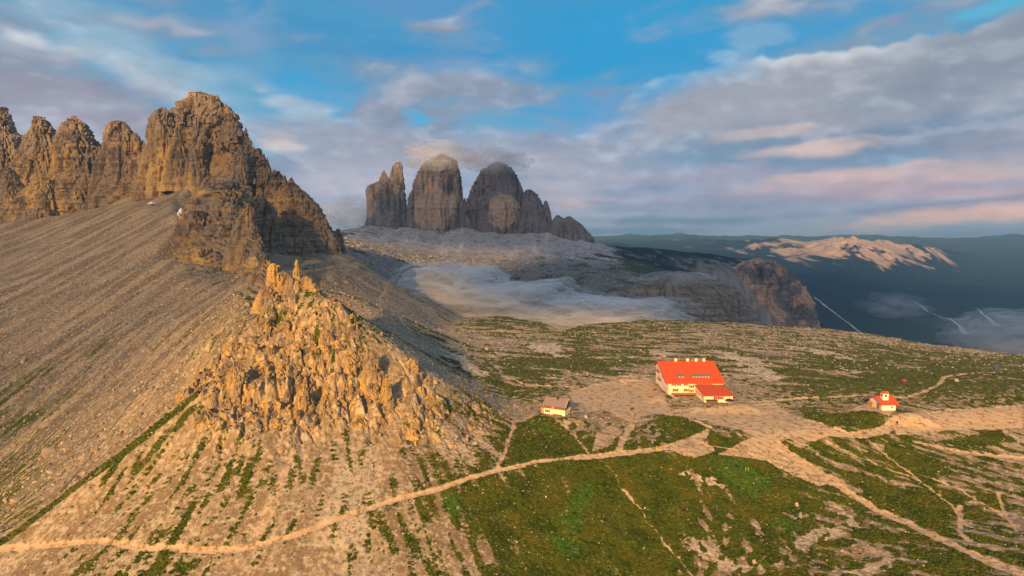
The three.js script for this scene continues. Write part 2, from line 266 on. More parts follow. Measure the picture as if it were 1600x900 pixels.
// where a line of sight meets the ground
function ground(px, py, from = 120, to = 1100) {
  let last = from;
  for (let D = from; D < to; D += D * 0.004) { const p = at(px, py, D); if (p.y < base(p.x, -D)) { let a = last, b = D; for (let k = 0; k < 16; k++) { const m = (a + b) / 2, q = at(px, py, m); q.y < base(q.x, -m) ? b = m : a = m; } const q = at(px, py, b); return [q.x, b]; } last = D; }
  const q = at(px, py, to); return [q.x, to];
}

// what grows and lies where: [px, py, grass, rock, grey]; grey also dims the weakly lit left scree
const cover = [];
for (const [px, py, g, r = 0, w = 0] of [
  [0, 420, 0.02, 0, 0.6], [200, 400, 0.02, 0, 0.5], [100, 520, 0.05, 0, 0.6], [0, 600, 0.36, 0.1, 0.9], [60, 590, 0.46, 0.1, 0.9], [0, 700, 0.5, 0, 1], [30, 770, 0.62, 0, 1], [50, 720, 0.5, 0, 1], [150, 620, 0.06, 0, 0.9], [200, 560, 0.08, 0, 0.7], [120, 700, 0.12, 0, 0.95], [200, 640, 0.06, 0, 0.5], [280, 540, 0.34, 0, 0.5], [330, 500, 0.38, 0.1, 0.4], [380, 470, 0.34, 0.4, 0.3], [260, 470, 0.1, 0, 0.5], [300, 420, 0.12, 0.4, 0.4], [390, 420, 0.18, 0.6, 0.2], [0, 360, 0, 0.2, 0.7], [150, 350, 0, 0, 0.5],
  [463, 430, 0.1, 0.8], [500, 470, 0.48, 0.5], [550, 492, 0.48, 0.5], [450, 540, 0.34, 0.85], [540, 570, 0.34, 0.85], [590, 610, 0.16, 1], [600, 670, 0.16, 0.9], [480, 620, 0.14, 0.9], [400, 560, 0.2, 0.85], [350, 600, 0.14, 1], [335, 640, 0.14, 0.9], [390, 650, 0.16, 0.85], [300, 650, 0.34, 0.5], [425, 480, 0.3, 0.7],
  [500, 700, 0.26, 0.1], [560, 690, 0.22, 0.25], [640, 690, 0.42, 0.3], [420, 700, 0.4, 0.3], [300, 700, 0.46, 0.15], [200, 770, 0.46, 0.02], [350, 760, 0.46, 0], [450, 770, 0.32, 0], [550, 750, 0.33, 0], [620, 730, 0.42, 0.1], [680, 645, 0.4, 0.7], [645, 600, 0.36, 0.75], [720, 640, 0.44, 0.6], [700, 700, 0.36, 0.3], [750, 690, 0.5, 0.3], [765, 650, 0.5, 0.4], [810, 690, 0.9], [780, 712, 0.45],
  [0, 885, 0.24], [100, 880, 0.2], [200, 885, 0.44], [300, 880, 0.55], [360, 890, 0.28], [420, 880, 0.16], [500, 870, 0.3], [560, 835, 0.26], [600, 870, 0.32], [640, 830, 0.5], [690, 800, 0.72], [700, 860, 0.48], [760, 800, 0.85], [780, 860, 0.68], [840, 780, 0.97], [900, 820, 0.97], [860, 885, 0.85], [960, 760, 0.97], [1000, 850, 0.86], [940, 890, 0.93], [1060, 740, 0.85], [1100, 780, 0.95], [1150, 710, 0.85], [1060, 830, 0.66], [1120, 860, 0.56], [1180, 780, 0.95], [1180, 840, 0.8], [1240, 760, 0.88], [1280, 830, 0.55], [1220, 885, 0.66], [1330, 885, 0.66], [1350, 830, 0.7], [1300, 790, 0.52], [1400, 860, 0.68], [1480, 890, 0.68], [1420, 750, 0.75], [1480, 790, 0.72], [1420, 705, 0.6], [1500, 700, 0.55], [1550, 780, 0.5], [1590, 840, 0.46], [1540, 720, 0.5], [1590, 700, 0.36], [1500, 672, 0.36], [1590, 660, 0.32], [1440, 640, 0.3], [1500, 630, 0.55], [1590, 610, 0.66],
  [830, 690, 0.97], [880, 690, 0.93], [940, 665, 0.34], [900, 635, 0.1], [960, 612, 0.12], [1060, 645, 0.3], [1000, 602, 0.06], [1150, 625, 0.05], [1200, 612, 0.3], [1280, 600, 0.8], [1350, 600, 0.85], [1420, 600, 0.84], [1250, 640, 0.4], [1330, 655, 0.75], [1200, 680, 0.4], [960, 575, 0.68], [900, 580, 0.74], [850, 592, 0.6], [800, 610, 0.8], [790, 580, 0.8], [740, 580, 0.42, 0, 0.4], [720, 560, 0.34, 0, 0.4], [770, 550, 0.46, 0, 0.5], [820, 550, 0.36, 0, 0.5], [870, 545, 0.42, 0, 0.5], [850, 570, 0.76], [920, 550, 0.7], [940, 520, 0.7, 0, 0.5], [1000, 515, 0.66, 0, 0.5], [1000, 542, 0.48], [1040, 558, 0.36, 0, 0.4], [1100, 530, 0.36, 0, 0.6], [1130, 560, 0.52, 0, 0.6], [1180, 550, 0.36, 0, 0.8], [1220, 540, 0.4, 0, 0.8], [1150, 580, 0.4, 0, 0.8], [1100, 510, 0.48, 0, 0.7], [1250, 560, 0.55, 0, 0.7], [1250, 520, 0.45, 0, 0.7], [1300, 540, 0.5, 0, 0.7], [1350, 560, 0.66, 0, 0.6], [1400, 545, 0.6, 0, 0.7], [1450, 570, 0.66, 0, 0.5], [1500, 560, 0.54, 0, 0.6], [1580, 572, 0.64, 0, 0.6], [1550, 600, 0.64, 0, 0.4], [1350, 526, 0.32, 0, 0.9], [1480, 547, 0.36, 0, 0.8],
  [600, 505, 0.1, 0, 0.9], [650, 560, 0.16, 0, 0.9], [700, 582, 0.16, 0, 0.8], [640, 500, 0.58, 0, 0.5], [615, 490, 0.5, 0, 0.6], [690, 520, 0.12, 0, 1], [650, 470, 0.02, 0, 0.9], [600, 450, 0.03, 0, 0.9], [560, 425, 0.05, 0.2, 0.9], [750, 612, 0.3, 0, 0.7], [770, 500, 0.72, 0.2, 0.5], [840, 507, 0.6, 0.3, 0.5], [720, 502, 0.45, 0.1, 0.7],
]) { const [x, d] = ground(px, py); cover.push([x, d, g, r, w]); }
for (const [x, d] of [[-1300, 30], [900, 30], [900, 1200], [-1300, 1200], [0, 90], [-150, 100], [200, 100], [500, 300], [500, 700], [-1200, 500]]) cover.push([x, d, x < -100 ? 0.2 : 0.6, 0, 0.4]);
const CT = delaunay(cover), cov = (c) => new Raster(-1200, 800, 40, 1140, 3).fill(cover, CT, c).blur(2, 2);
const GRASS = cov(2), ROCK = cov(3), GREY = cov(4);

// tracks, bare ground and lawns, drawn in plan: red = trodden earth, green = lawn, blue = bare pale slabs
const PLAN = { x0: -300, d0: 130, size: 640, n: 2048 };
const plan = (() => {
  const cv = document.createElement('canvas'); cv.width = cv.height = PLAN.n;
  const g = cv.getContext('2d'), k = PLAN.n / PLAN.size, q = ([px, py]) => { const [x, d] = ground(px, py, 120, 760); return [(x - PLAN.x0) * k, (d - PLAN.d0) * k]; };
  g.fillStyle = '#000'; g.fillRect(0, 0, PLAN.n, PLAN.n); g.lineCap = g.lineJoin = 'round'; g.globalCompositeOperation = 'lighter';
  const trace = (pts) => { g.beginPath(); pts.map(q).forEach(([x, y], i) => i ? g.lineTo(x, y) : g.moveTo(x, y)); };
  const line = (col, w, ...pts) => { g.strokeStyle = col; g.lineWidth = w * k; trace(pts); g.stroke(); };
  const area = (col, ...pts) => { g.fillStyle = col; trace(pts); g.closePath(); g.fill(); };
  const lawn = (...pts) => area('#0f0', ...pts), slab = (...pts) => area('#00f', ...pts);
  const R = '#f00';
  line(R, 2.0, [-120, 866], [0, 856], [60, 852], [130, 846], [180, 846], [215, 855], [280, 855], [330, 858], [370, 858], [410, 848], [460, 834], [520, 815], [560, 800], [620, 780], [680, 765], [740, 745], [780, 734], [840, 720], [900, 714], [960, 709], [1010, 703], [1060, 698], [1095, 692]);
  line(R, 3.2, [900, 714], [960, 709], [1010, 703], [1060, 696]);
  line(R, 5.5, [1140, 650], [1180, 672], [1220, 700], [1262, 727], [1310, 757]); line(R, 3.6, [1310, 757], [1360, 790], [1420, 817], [1480, 845], [1540, 874], [1620, 905]);
  line(R, 4.5, [1150, 645], [1200, 657], [1240, 666], [1290, 676], [1340, 681], [1380, 672], [1402, 660], [1440, 664], [1500, 656], [1620, 648]);
  line(R, 2.6, [1130, 632], [1180, 629], [1230, 624], [1290, 620], [1350, 617], [1415, 621], [1452, 608], [1470, 600], [1476, 588], [1520, 584], [1640, 580]);
  line(R, 2.4, [1012, 640], [990, 660], [978, 680], [966, 706]); line(R, 2.2, [1105, 672], [1075, 690], [1050, 700]); line(R, 2, [1110, 668], [1080, 655], [1062, 640]);
  line(R, 1.4, [775, 735], [790, 705], [797, 680], [803, 660], [835, 652]); line(R, 1.0, [885, 660], [905, 690], [920, 708]);
  line('#800', 0.5, [948, 722], [956, 738], [962, 742], [968, 758], [975, 765]); line('#c00', 1.6, [975, 765], [984, 772], [990, 782]); line('#b00', 0.6, [990, 782], [1006, 798], [1012, 815], [1030, 832], [1040, 852], [1062, 872], [1075, 890], [1095, 915]); line('#700', 0.4, [978, 770], [968, 790], [955, 806], [950, 825], [940, 845]); line('#800', 0.4, [938, 850], [946, 868], [955, 890], [965, 915]);
  line(R, 1.6, [592, 486], [594, 468], [602, 452], [612, 440]); line(R, 2.2, [607, 488], [622, 492], [630, 505], [640, 515]);
  line('#b00', 1, [1290, 690], [1360, 720], [1400, 735], [1430, 745]); line('#c00', 1.2, [1360, 690], [1420, 735], [1450, 760], [1490, 790], [1510, 820]); line('#c00', 1.7, [1500, 790], [1503, 812], [1500, 830], [1520, 850]); line('#b00', 1.2, [1440, 740], [1500, 765], [1560, 800], [1600, 830]);
  line(R, 1.2, [1560, 770], [1570, 800], [1590, 830]); line(R, 2.5, [1430, 690], [1500, 705], [1600, 716]); line('#800', 0.5, [1330, 745], [1300, 740], [1230, 745], [1180, 748]); line('#900', 0.6, [1110, 697], [1160, 705], [1200, 720], [1240, 742]);
  line(R, 1.3, [700, 520], [725, 545], [760, 575], [790, 592]); line(R, 1.8, [760, 560], [790, 590], [830, 602], [900, 605], [960, 598]); line(R, 1.4, [750, 600], [800, 612], [850, 606]); line(R, 2, [780, 630], [830, 634]);
  area(R, [890, 612], [960, 594], [1015, 592], [1030, 612], [1050, 640], [1080, 638], [1120, 640], [1160, 634], [1200, 650], [1260, 680], [1200, 690], [1140, 668], [1080, 652], [1010, 645], [985, 660], [940, 640], [890, 650]);
  area(R, [1140, 640], [1210, 628], [1240, 650], [1320, 676], [1270, 690], [1180, 668]); area(R, [1395, 655], [1480, 640], [1600, 632], [1600, 668], [1480, 672], [1400, 680]); area(R, [1300, 650], [1360, 632], [1400, 645], [1390, 655], [1330, 642]);
  area('#b00', [1040, 696], [1090, 676], [1110, 676], [1100, 690], [1120, 705], [1085, 716], [1060, 708]); area('#900', [930, 680], [960, 660], [975, 672], [950, 700], [925, 705]); area('#900', [1120, 710], [1180, 680], [1250, 715], [1310, 752], [1280, 760], [1200, 720]);
  area('#600', [640, 650], [628, 700], [600, 760], [570, 770], [600, 700], [622, 640]); area('#700', [460, 690], [440, 780], [420, 830], [390, 845], [420, 770]);
  lawn([1246, 646], [1300, 644], [1345, 646], [1382, 656], [1380, 667], [1340, 671], [1300, 667]); lawn([1018, 646], [1060, 642], [1098, 662], [1090, 676], [1062, 688], [1030, 670]); lawn([806, 664], [845, 652], [880, 668], [914, 692], [898, 711], [860, 716], [796, 724], [800, 690]); lawn([1005, 634], [1020, 636], [1016, 645], [1004, 644]);
  lawn([1106, 672], [1150, 690], [1200, 715], [1215, 735], [1160, 722], [1110, 700]); lawn([1220, 690], [1260, 700], [1275, 715], [1240, 705]); lawn([1060, 710], [1130, 712], [1210, 740], [1180, 750], [1110, 735]); lawn([1345, 750], [1440, 765], [1490, 800], [1480, 830], [1400, 800], [1350, 775]);
  lawn([1520, 770], [1570, 775], [1580, 800], [1540, 795]); lawn([1390, 690], [1470, 720], [1500, 745], [1440, 735], [1380, 705]); lawn([1460, 690], [1560, 672], [1590, 690], [1500, 695]);
  g.strokeStyle = '#0f0';
  line('#0f0', 4.5, [322, 598], [304, 618], [274, 644], [234, 674], [184, 712], [134, 750], [84, 786], [34, 824], [0, 846]); line('#0a0', 2.5, [300, 640], [250, 690], [215, 735]); line('#0b0', 4, [700, 560], [740, 590], [800, 610]);
  slab([1065, 736], [1100, 742], [1140, 758], [1130, 764], [1085, 752]); slab([1060, 832], [1110, 850], [1150, 875], [1140, 885], [1090, 870]); slab([1230, 850], [1270, 828], [1320, 822], [1320, 838], [1270, 850], [1240, 860]); slab([1300, 895], [1340, 885], [1390, 870], [1400, 885], [1360, 900]); slab([1100, 880], [1180, 885], [1160, 898]); slab([1250, 800], [1268, 815], [1262, 822], [1245, 808]); slab([1175, 812], [1195, 815], [1190, 825], [1175, 823]); slab([1310, 790], [1330, 800], [1345, 830], [1325, 822]);
  slab([700, 545], [730, 560], [760, 590], [740, 590], [705, 560]); slab([820, 540], [870, 535], [890, 560], [850, 552]); slab([1110, 545], [1180, 560], [1230, 590], [1200, 596], [1150, 570]); slab([1010, 545], [1060, 552], [1030, 560]); slab([1210, 535], [1300, 550], [1350, 566], [1290, 558]);
  return g.getImageData(0, 0, PLAN.n, PLAN.n).data;
})();
function planAt(x, D, c) {
  const k = PLAN.n / PLAN.size, fx = (x - PLAN.x0) * k, fy = (D - PLAN.d0) * k;
  if (fx < 0 || fy < 0 || fx >= PLAN.n - 1 || fy >= PLAN.n - 1) return 0;
  const i = fx | 0, j = fy | 0, u = fx - i, v = fy - j, o = (j * PLAN.n + i) * 4 + c, n = PLAN.n * 4;
  return ((plan[o] * (1 - u) + plan[o + 4] * u) * (1 - v) + (plan[o + n] * (1 - u) + plan[o + n + 4] * u) * v) / 255;
}
// building plots are level: [x, z, half width, half depth, height]
const plots = [[88, -316, 17, 16, 0], [95, -294, 9, 10, 0], [164.5, -279, 7, 8, 0], [17.8, -270, 8, 7, 0]];
function relief(x, z) {                                                   // height with all its detail
  const D = -z; let y = base(x, z);
  if (D < 1040) {
    const far = sstep(330, 520, D), r = ROCK.get(x, D), g = GRASS.get(x, D);
    if (r > 0.02) {
      const k = sstep(0, 0.75, r) * sstep(-0.42, -0.1, fbm(x / 17 + 3, z / 34, 3) + 0.6 * (r - 0.75));
      const w = 0.5 * n2(x / 22, z / 22), t = y / 11 + w + 0.35 * ridge(x / 7, z / 30, 2), f = t - Math.floor(t);
      y += k * 11 * 0.45 * (sstep(0.5, 0.98, f) - f + 0.2);
      y += k * (4.2 * (ridge(x / 11 + 0.3 * n2(x / 9, z / 9), z / 30, 3) - 0.55) + 0.5 * n2(x / 1.5, z / 2.2));
      const wx = x + 1.6 * n2(x / 6, z / 6), wz = z + 1.6 * n2(x / 6 + 9, z / 6), c1 = cells(wx / 4.2, wz / 8.5), e1 = c1[1] - c1[0], i1 = c1[2], c2 = cells(wx / 1.7 + 40, wz / 3.1), e2 = c2[1] - c2[0], i2 = c2[2];
      y += k * (1.5 * i1 - 1.9 * (1 - sstep(0, 0.2, e1)) + 0.45 * i2 - 0.6 * (1 - sstep(0, 0.25, e2)));
    }
    y += (1 - far) * (0.9 * fbm(x / 24, z / 24, 3) + 0.34 * fbm(x / 4.2, z / 4.2, 3)) * (1 - 0.5 * planAt(x, D, 0)) + far * (2.4 * fbm(x / 60, z / 60, 4) + 0.5 * fbm(x / 9, z / 9, 3));
    y += (1 - far) * g * (0.3 * fbm(x / 1.6, z / 1.6, 2) + 0.35 * Math.abs(n2(x / 3.3, z / 2.6))) + planAt(x, D, 0) * 0.16 * (fbm(x / 3.2, z / 3.2, 3) + fbm(x / 11, z / 11, 2));
    y += (1 - g) * 0.4 * (ridge(x / 2.2, z / 3.2, 2) - 0.5) * (1 - planAt(x, D, 0)) - 0.35 * planAt(x, D, 0);
    if (D > 300 && x > -60) y += 1.5 * sstep(300, 380, D) * (ridge((x + 0.45 * D) / 40, (D - 0.4 * x) / 13, 3) - 0.5);
    if (x < -40 && D > 250) { const s = sstep(-40, -120, x) * (1 - k0(x, D)); y += s * (0.8 * fbm(x / 30, z / 50, 3) + 0.6 * (ridge((x - 0.35 * D + 22 * n2(x / 90, D / 90)) / 26, D / 150, 3) - 0.5) * (0.5 + n2(x / 70, D / 120)) + 0.5 * fbm(x / 5, z / 5, 2)); }
    for (const [cx, cz, hx, hz, h] of plots) { const q = Math.max(Math.abs(x - cx) - hx, Math.abs(z - cz) - hz, 0); if (q < 10) y = lerp(h, y, sstep(0, 10, q)); }
  } else {
    const a = sstep(1040, 1300, D), v = VEG.get(x, D);
    if (D < 3300) y += a * (7 * fbm(x / 120, z / 120, 5) + 5 * (1 - v) * (ridge(x / 70, z / 160, 4) - 0.5) + 26 * sstep(1950, 2330, D) * (1 - sstep(2330, 2420, D)) * (1 - sstep(250, 420, x)) * (ridge(x / 105 + 1.2, z / 1400, 2) - 0.5) + 2.2 * fbm(x / 16, z / 16, 3));
    else y += 210 * sstep(10500, 13500, D) * Math.max(0, ridge(x / 2600 + 4, z / 2600, 4) - 0.35) + lerp(8, 60, sstep(3300, 6000, D)) * fbm(x / 700, z / 700, 5) + (1 - v) * 70 * (ridge(x / 500, z / 900, 5) - 0.5) + 18 * fbm(x / 160, z / 160, 3);
  }
  return y;
}
function k0(x, D) { return sstep(0.1, 0.5, ROCK.get(x, D)); }

// ---------------------------------------------------------------- ground colours (base colours of earth, stones and turf; left scree darkened for its weaker light)
const C = {
  turf: [0.062, 0.084, 0.01], turfDry: [0.1, 0.09, 0.013], turfDark: [0.026, 0.04, 0.007], turfFresh: [0.05, 0.125, 0.018], shrub: [0.045, 0.068, 0.014],
  scree: [0.35, 0.275, 0.185], screePale: [0.5, 0.42, 0.31], screeBrown: [0.22, 0.16, 0.095], greyScree: [0.225, 0.2, 0.172], greyDark: [0.1, 0.09, 0.078], rock: [0.37, 0.26, 0.135], rockDark: [0.17, 0.125, 0.085], ochre: [0.45, 0.3, 0.11], earth: [0.56, 0.4, 0.245], earthRed: [0.46, 0.29, 0.155], slab: [0.56, 0.5, 0.43],
};
const mixc = (o, b, t) => { if (t > 0) { t = t > 1 ? 1 : t; o[0] += (b[0] - o[0]) * t; o[1] += (b[1] - o[1]) * t; o[2] += (b[2] - o[2]) * t; } };
const fresh = [[890, 815, 5], [880, 850, 5], [905, 785, 5], [918, 765, 4], [1222, 818, 5], [1150, 735, 8], [1175, 755, 7], [705, 785, 4], [700, 805, 3], [850, 672, 5]].map(([px, py, r]) => [...ground(px, py), r]);
function tint(x, z, o) {
  const D = -z, near = D < 360;
  const gw = GRASS.get(x, D), rk = ROCK.get(x, D), gy = GREY.get(x, D);
  // fall line of the slope: streaks of turf and stones run down it
  const e = 5, sx = base(x + e, z) - base(x - e, z), sz = base(x, z + e) - base(x, z - e), sl = Math.hypot(sx, sz) / (2 * e), inv = 1 / (Math.hypot(sx, sz) + 1e-6);
  let ux = sx * inv, uz = sz * inv;
  const steep = sstep(0.1, 0.35, sl);
  let str = 0, fine = 0; const L = lerp(0.5, 2.0, steep) * (near ? 1 : 1.9);
  for (let k = -2; k <= 2; k++) { const px = x + ux * L * k, pz = z + uz * L * k; str += n2(px / (near ? 3.3 : 7), pz / (near ? 3.3 : 7)) + 0.55 * n2(px / 1.35 + 9, pz / 1.35) ; fine += n2(px / 0.62, pz / 0.62); }
  str = str / 5; fine = fine / 5;
  let long = 0; if (steep > 0.05) for (let k = -5; k <= 5; k++) long += (n2((x + ux * 4.5 * k) / 6.5 + 60, (z + uz * 4.5 * k) / 6.5) * 0.6 + n2((x + ux * 4.5 * k) / 19 + 20, (z + uz * 4.5 * k) / 19)) * 0.19;
  long *= 0.45 + 1.1 * sstep(-0.35, 0.35, n2(x / 60 + 8, z / 60));
  long *= steep;
  const broad = fbm(x / 26, z / 26, 3), speck = n2(x / 0.42, z / 0.42), speck2 = n2(x / 0.9 + 30, z / 0.9);
  // stony ground
  o[0] = C.scree[0]; o[1] = C.scree[1]; o[2] = C.scree[2];
  mixc(o, C.screeBrown, sstep(-0.05, 0.45, broad + 0.9 * str + 1.5 * long)); mixc(o, C.screePale, 0.7 * sstep(0.1, 0.6, -long - 0.3 * broad)); mixc(o, C.greyScree, gy * (0.75 + 0.3 * str)); mixc(o, C.greyDark, gy * sstep(0.15, 0.6, speck2 + 0.5 * speck) * 0.8);
  if (rk > 0.05) { const q = fbm(x / 5, z / 9, 4); mixc(o, C.rock, rk); mixc(o, C.ochre, rk * sstep(0.05, 0.4, q + 0.3 * broad) * 0.75); mixc(o, C.rockDark, rk * sstep(0.1, 0.45, -q + 0.4 * speck2) * 0.8); }
  mixc(o, C.screePale, sstep(0.18, 0.62, fine + 0.7 * speck) * 0.75); mixc(o, C.screeBrown, sstep(0.2, 0.7, -fine - 0.8 * speck) * 0.7);
  if (x < -60) { const s = sstep(-60, -150, x) * sstep(215, 300, D + 0.2 * x + 40); mixc(o, C.greyDark, s * (0.3 + 0.5 * sstep(-0.1, 0.35, long + 0.5 * broad))); mixc(o, C.scree, s * 0.7 * sstep(0.12, 0.4, -long + 0.3 * str)); }  // left scree: its weaker light is put into the colour as a darker tone
  // limestone pavement beyond the houses lies in long bands
  let n = str * 0.95 + 0.5 * broad + 0.25 * fine;
  if (D > 290 && x > -70) {
    const s = sstep(290, 350, D) * sstep(-70, -20, x), al = (x * 0.9 + D * -0.42), ac = (x * 0.42 + D * 0.9), bands = fbm(al / 34, ac / 8, 4) * 1.25 + 0.45 * fbm(al / 7, ac / 3.2, 3);
    n = lerp(n, bands, s * 0.85); mixc(o, C.slab, s * sstep(0.05, 0.4, fbm(al / 18 + 7, ac / 5, 3)) * 0.9);
  }
  if (D < 285 && x > 60) { const al = x * 0.75 + D * -0.66, ac = x * 0.66 + D * 0.75, s = sstep(60, 110, x); n = lerp(n, fbm(al / 16, ac / 4.5, 4) * 1.25 + 0.3 * str, s * 0.8); }
  const wob = 1.1 * fbm(x / 3, z / 3, 3) + 3 * sstep(230, 260, D) * fbm(x / 9, z / 9, 3), earth = sstep(0.3, 0.62, planAt(x + wob, D + wob * 0.7, 0) + 0.2 * speck2 + 0.3 * fbm(x / 1.8 + 7, z / 1.8, 3)), lawn = planAt(x + 2 * wob, D + 2 * wob, 1), slab = planAt(x + 3.5 * wob, D + 2.5 * wob, 2);
  const bare = D < 300 ? C.screePale : C.slab; mixc(o, bare, slab * 0.9); mixc(o, C.screeBrown, slab * sstep(0, 0.5, speck2 + str) * 0.6);
  let g = sstep(-0.07, 0.09, (gw - 0.5) * 1.12 - n + lawn * 0.75 + 0.1 * speck2 + 0.07 * n2(x / 0.6, z / 0.6) - slab * (0.55 + 0.8 * str) - (1 - lawn) * 0.02 + 0.05 * speck);
  g *= 1 - earth * (1 - 0.6 * sstep(0.15, 0.4, fbm(x / 5 + 80, z / 5, 3)) * sstep(225, 250, D));
  const m1 = fbm(x / 2.6 + 11, z / 2.6, 3), m2 = n2(x / 1.2 + 5, z / 1.2);                        // stones, hollows with humus, lichen
  mixc(o, C.screePale, 0.75 * sstep(0.08, 0.4, m1 + 0.5 * m2)); mixc(o, C.screeBrown, 0.85 * sstep(0.06, 0.36, -m1 - 0.5 * m2));
  // trodden earth
  mixc(o, C.earth, earth * 0.9); mixc(o, C.earthRed, earth * sstep(0.05, 0.5, fbm(x / 7, z / 7, 3)) * 0.6); mixc(o, C.screePale, earth * sstep(0.08, 0.45, m1 + 0.35 * speck) * 0.85); mixc(o, C.screeBrown, earth * sstep(0.08, 0.42, -m1 + 0.35 * speck2) * 0.85);
  if (g > 0.01) {
    const t = [C.turf[0], C.turf[1], C.turf[2]], q = fbm(x / 9 + 20, z / 9, 3), q2 = n2(x / 1.1, z / 1.1);
    mixc(t, C.turfDry, sstep(-0.1, 0.5, q + 0.35 * q2) * (near ? 0.75 : 0.45)); mixc(t, C.turfDark, sstep(0.02, 0.5, -q + 0.5 * q2 + 0.35 * speck) * 0.75);
    if (D > 320) mixc(t, C.shrub, 0.45 + 0.4 * q2);
    for (const [fx, fd, fr] of fresh) { const w = ((x - fx) ** 2 + (D - fd) ** 2) / (fr * fr); if (w < 1.5) mixc(t, C.turfFresh, 0.7 * sstep(1.0, 0.3, w + 1.5 * q2 + 1.3 * q)); }
    mixc(o, t, g);
    mixc(o, C.screePale, g * sstep(0.7, 0.8, n2(x / 0.55 + 50, z / 0.55) + 0.25 * n2(x / 8, z / 8)) * 0.9);     // single pale stones in the turf
  }
  return o;
}
const bumpTex = (() => {
  const N = 512, d = new Uint8Array(N * N), per = (x, y, f) => { const a = x / N * 6.2831853, b = y / N * 6.2831853, r = f / 6.2831853; return n3(Math.cos(a) * r + 31, Math.sin(a) * r + Math.cos(b) * r * 1.3 + 7, Math.sin(b) * r * 1.3 + 3); };
  for (let y = 0; y < N; y++) for (let x = 0; x < N; x++) d[y * N + x] = 128 + 127 * clamp(0.45 * per(x, y, 11) + 0.4 * per(x, y, 27) + 0.32 * per(x, y, 70), -1, 1);
  const t = new THREE.DataTexture(d, N, N, THREE.RedFormat); t.wrapS = t.wrapT = THREE.RepeatWrapping; t.magFilter = THREE.LinearFilter; t.needsUpdate = true; return t;
})();
function grid(x0, x1, z0, z1, step, skirt = 4, height = relief) {                          // a sheet of ground with a short skirt under its edges
  const nx = Math.round((x1 - x0) / step), nz = Math.round((z0 - z1) / step), w = nx + 3, h = nz + 3, pos = new Float32Array(w * h * 3), uv = new Float32Array(w * h * 2), idx = new Uint32Array((w - 1) * (h - 1) * 6);
  for (let j = 0, k = 0; j < h; j++) for (let i = 0; i < w; i++, k++) {
    const ii = clamp(i - 1, 0, nx), jj = clamp(j - 1, 0, nz), x = x0 + (x1 - x0) * ii / nx, z = z0 + (z1 - z0) * jj / nz, out = i === 0 || j === 0 || i === w - 1 || j === h - 1;
    pos[k * 3] = x; pos[k * 3 + 1] = height(x, z) - (out ? skirt : 0); pos[k * 3 + 2] = z; uv[k * 2] = ii / nx; uv[k * 2 + 1] = jj / nz;
  }
  for (let j = 0, k = 0; j < h - 1; j++) for (let i = 0; i < w - 1; i++, k += 6) { const a = j * w + i; idx.set([a, a + 1, a + w, a + 1, a + w + 1, a + w], k); }
  const g = new THREE.BufferGeometry(); g.setAttribute('position', new THREE.BufferAttribute(pos, 3)); g.setAttribute('uv', new THREE.BufferAttribute(uv, 2)); g.setIndex(new THREE.BufferAttribute(idx, 1)); g.computeVertexNormals();
  return g;
}
const shadows = (o) => { o.traverse((m) => { if (m.isMesh) { m.castShadow = true; m.receiveShadow = true; } }); return o; };
function structure(name, geo, mat, label) { const m = new THREE.Mesh(geo, mat); m.name = name; m.userData = { kind: 'structure' }; if (label) m.userData.label = label; scene.add(shadows(m)); return m; }
function sheet(name, label, x0, x1, z0, z1, step, tw, th, bump = 0.3) {
  const geo = grid(x0, x1, z0, z1, step), d = new Uint8Array(tw * th * 4), o = [0, 0, 0];
  const enc = (v) => { v = clamp(v); return Math.round(255 * (v <= 0.0031308 ? v * 12.92 : 1.055 * v ** (1 / 2.4) - 0.055)); };
  for (let j = 0, k = 0; j < th; j++) for (let i = 0; i < tw; i++, k += 4) { tint(x0 + (x1 - x0) * (i + 0.5) / tw, z0 + (z1 - z0) * (j + 0.5) / th, o); d[k] = enc(o[0]); d[k + 1] = enc(o[1]); d[k + 2] = enc(o[2]); d[k + 3] = 255; }
  const map = new THREE.DataTexture(d, tw, th, THREE.RGBAFormat); map.colorSpace = THREE.SRGBColorSpace; map.magFilter = THREE.LinearFilter; map.needsUpdate = true;
  const b = bumpTex.clone(); b.repeat.set((x1 - x0) / 14, (z0 - z1) / 14); b.needsUpdate = true;
  return structure(name, geo, new THREE.MeshPhysicalMaterial({ map, bumpMap: b, bumpScale: bump, roughness: 1, specularIntensity: 0.15 }), label);
}
sheet('hillside', 'steep stony hillside with turf and the hut terrace', -190, 262, -130, -345, 0.52, 2048, 1024, 0.22);
sheet('plateau_ground', 'limestone plateau of turf and pale slabs behind the houses', -190, 520, -345, -1040, 1.75, 2048, 1536, 0.3);
sheet('scree_slope', 'wide brown scree slope below the rock pinnacles', -1100, -190, -130, -1040, 2.4, 2048, 2048, 0.4);
sheet('hillside', 'turf slope beyond the picture edge', 262, 520, -130, -345, 4, 512, 512);
sheet('hillside', 'slope falling away below the viewpoint', -600, 600, -45, -130, 6, 512, 64);
scene.children.filter((o) => o.name === 'hillside').forEach((o, i) => { if (i) o.name = 'hillside_00' + i; });

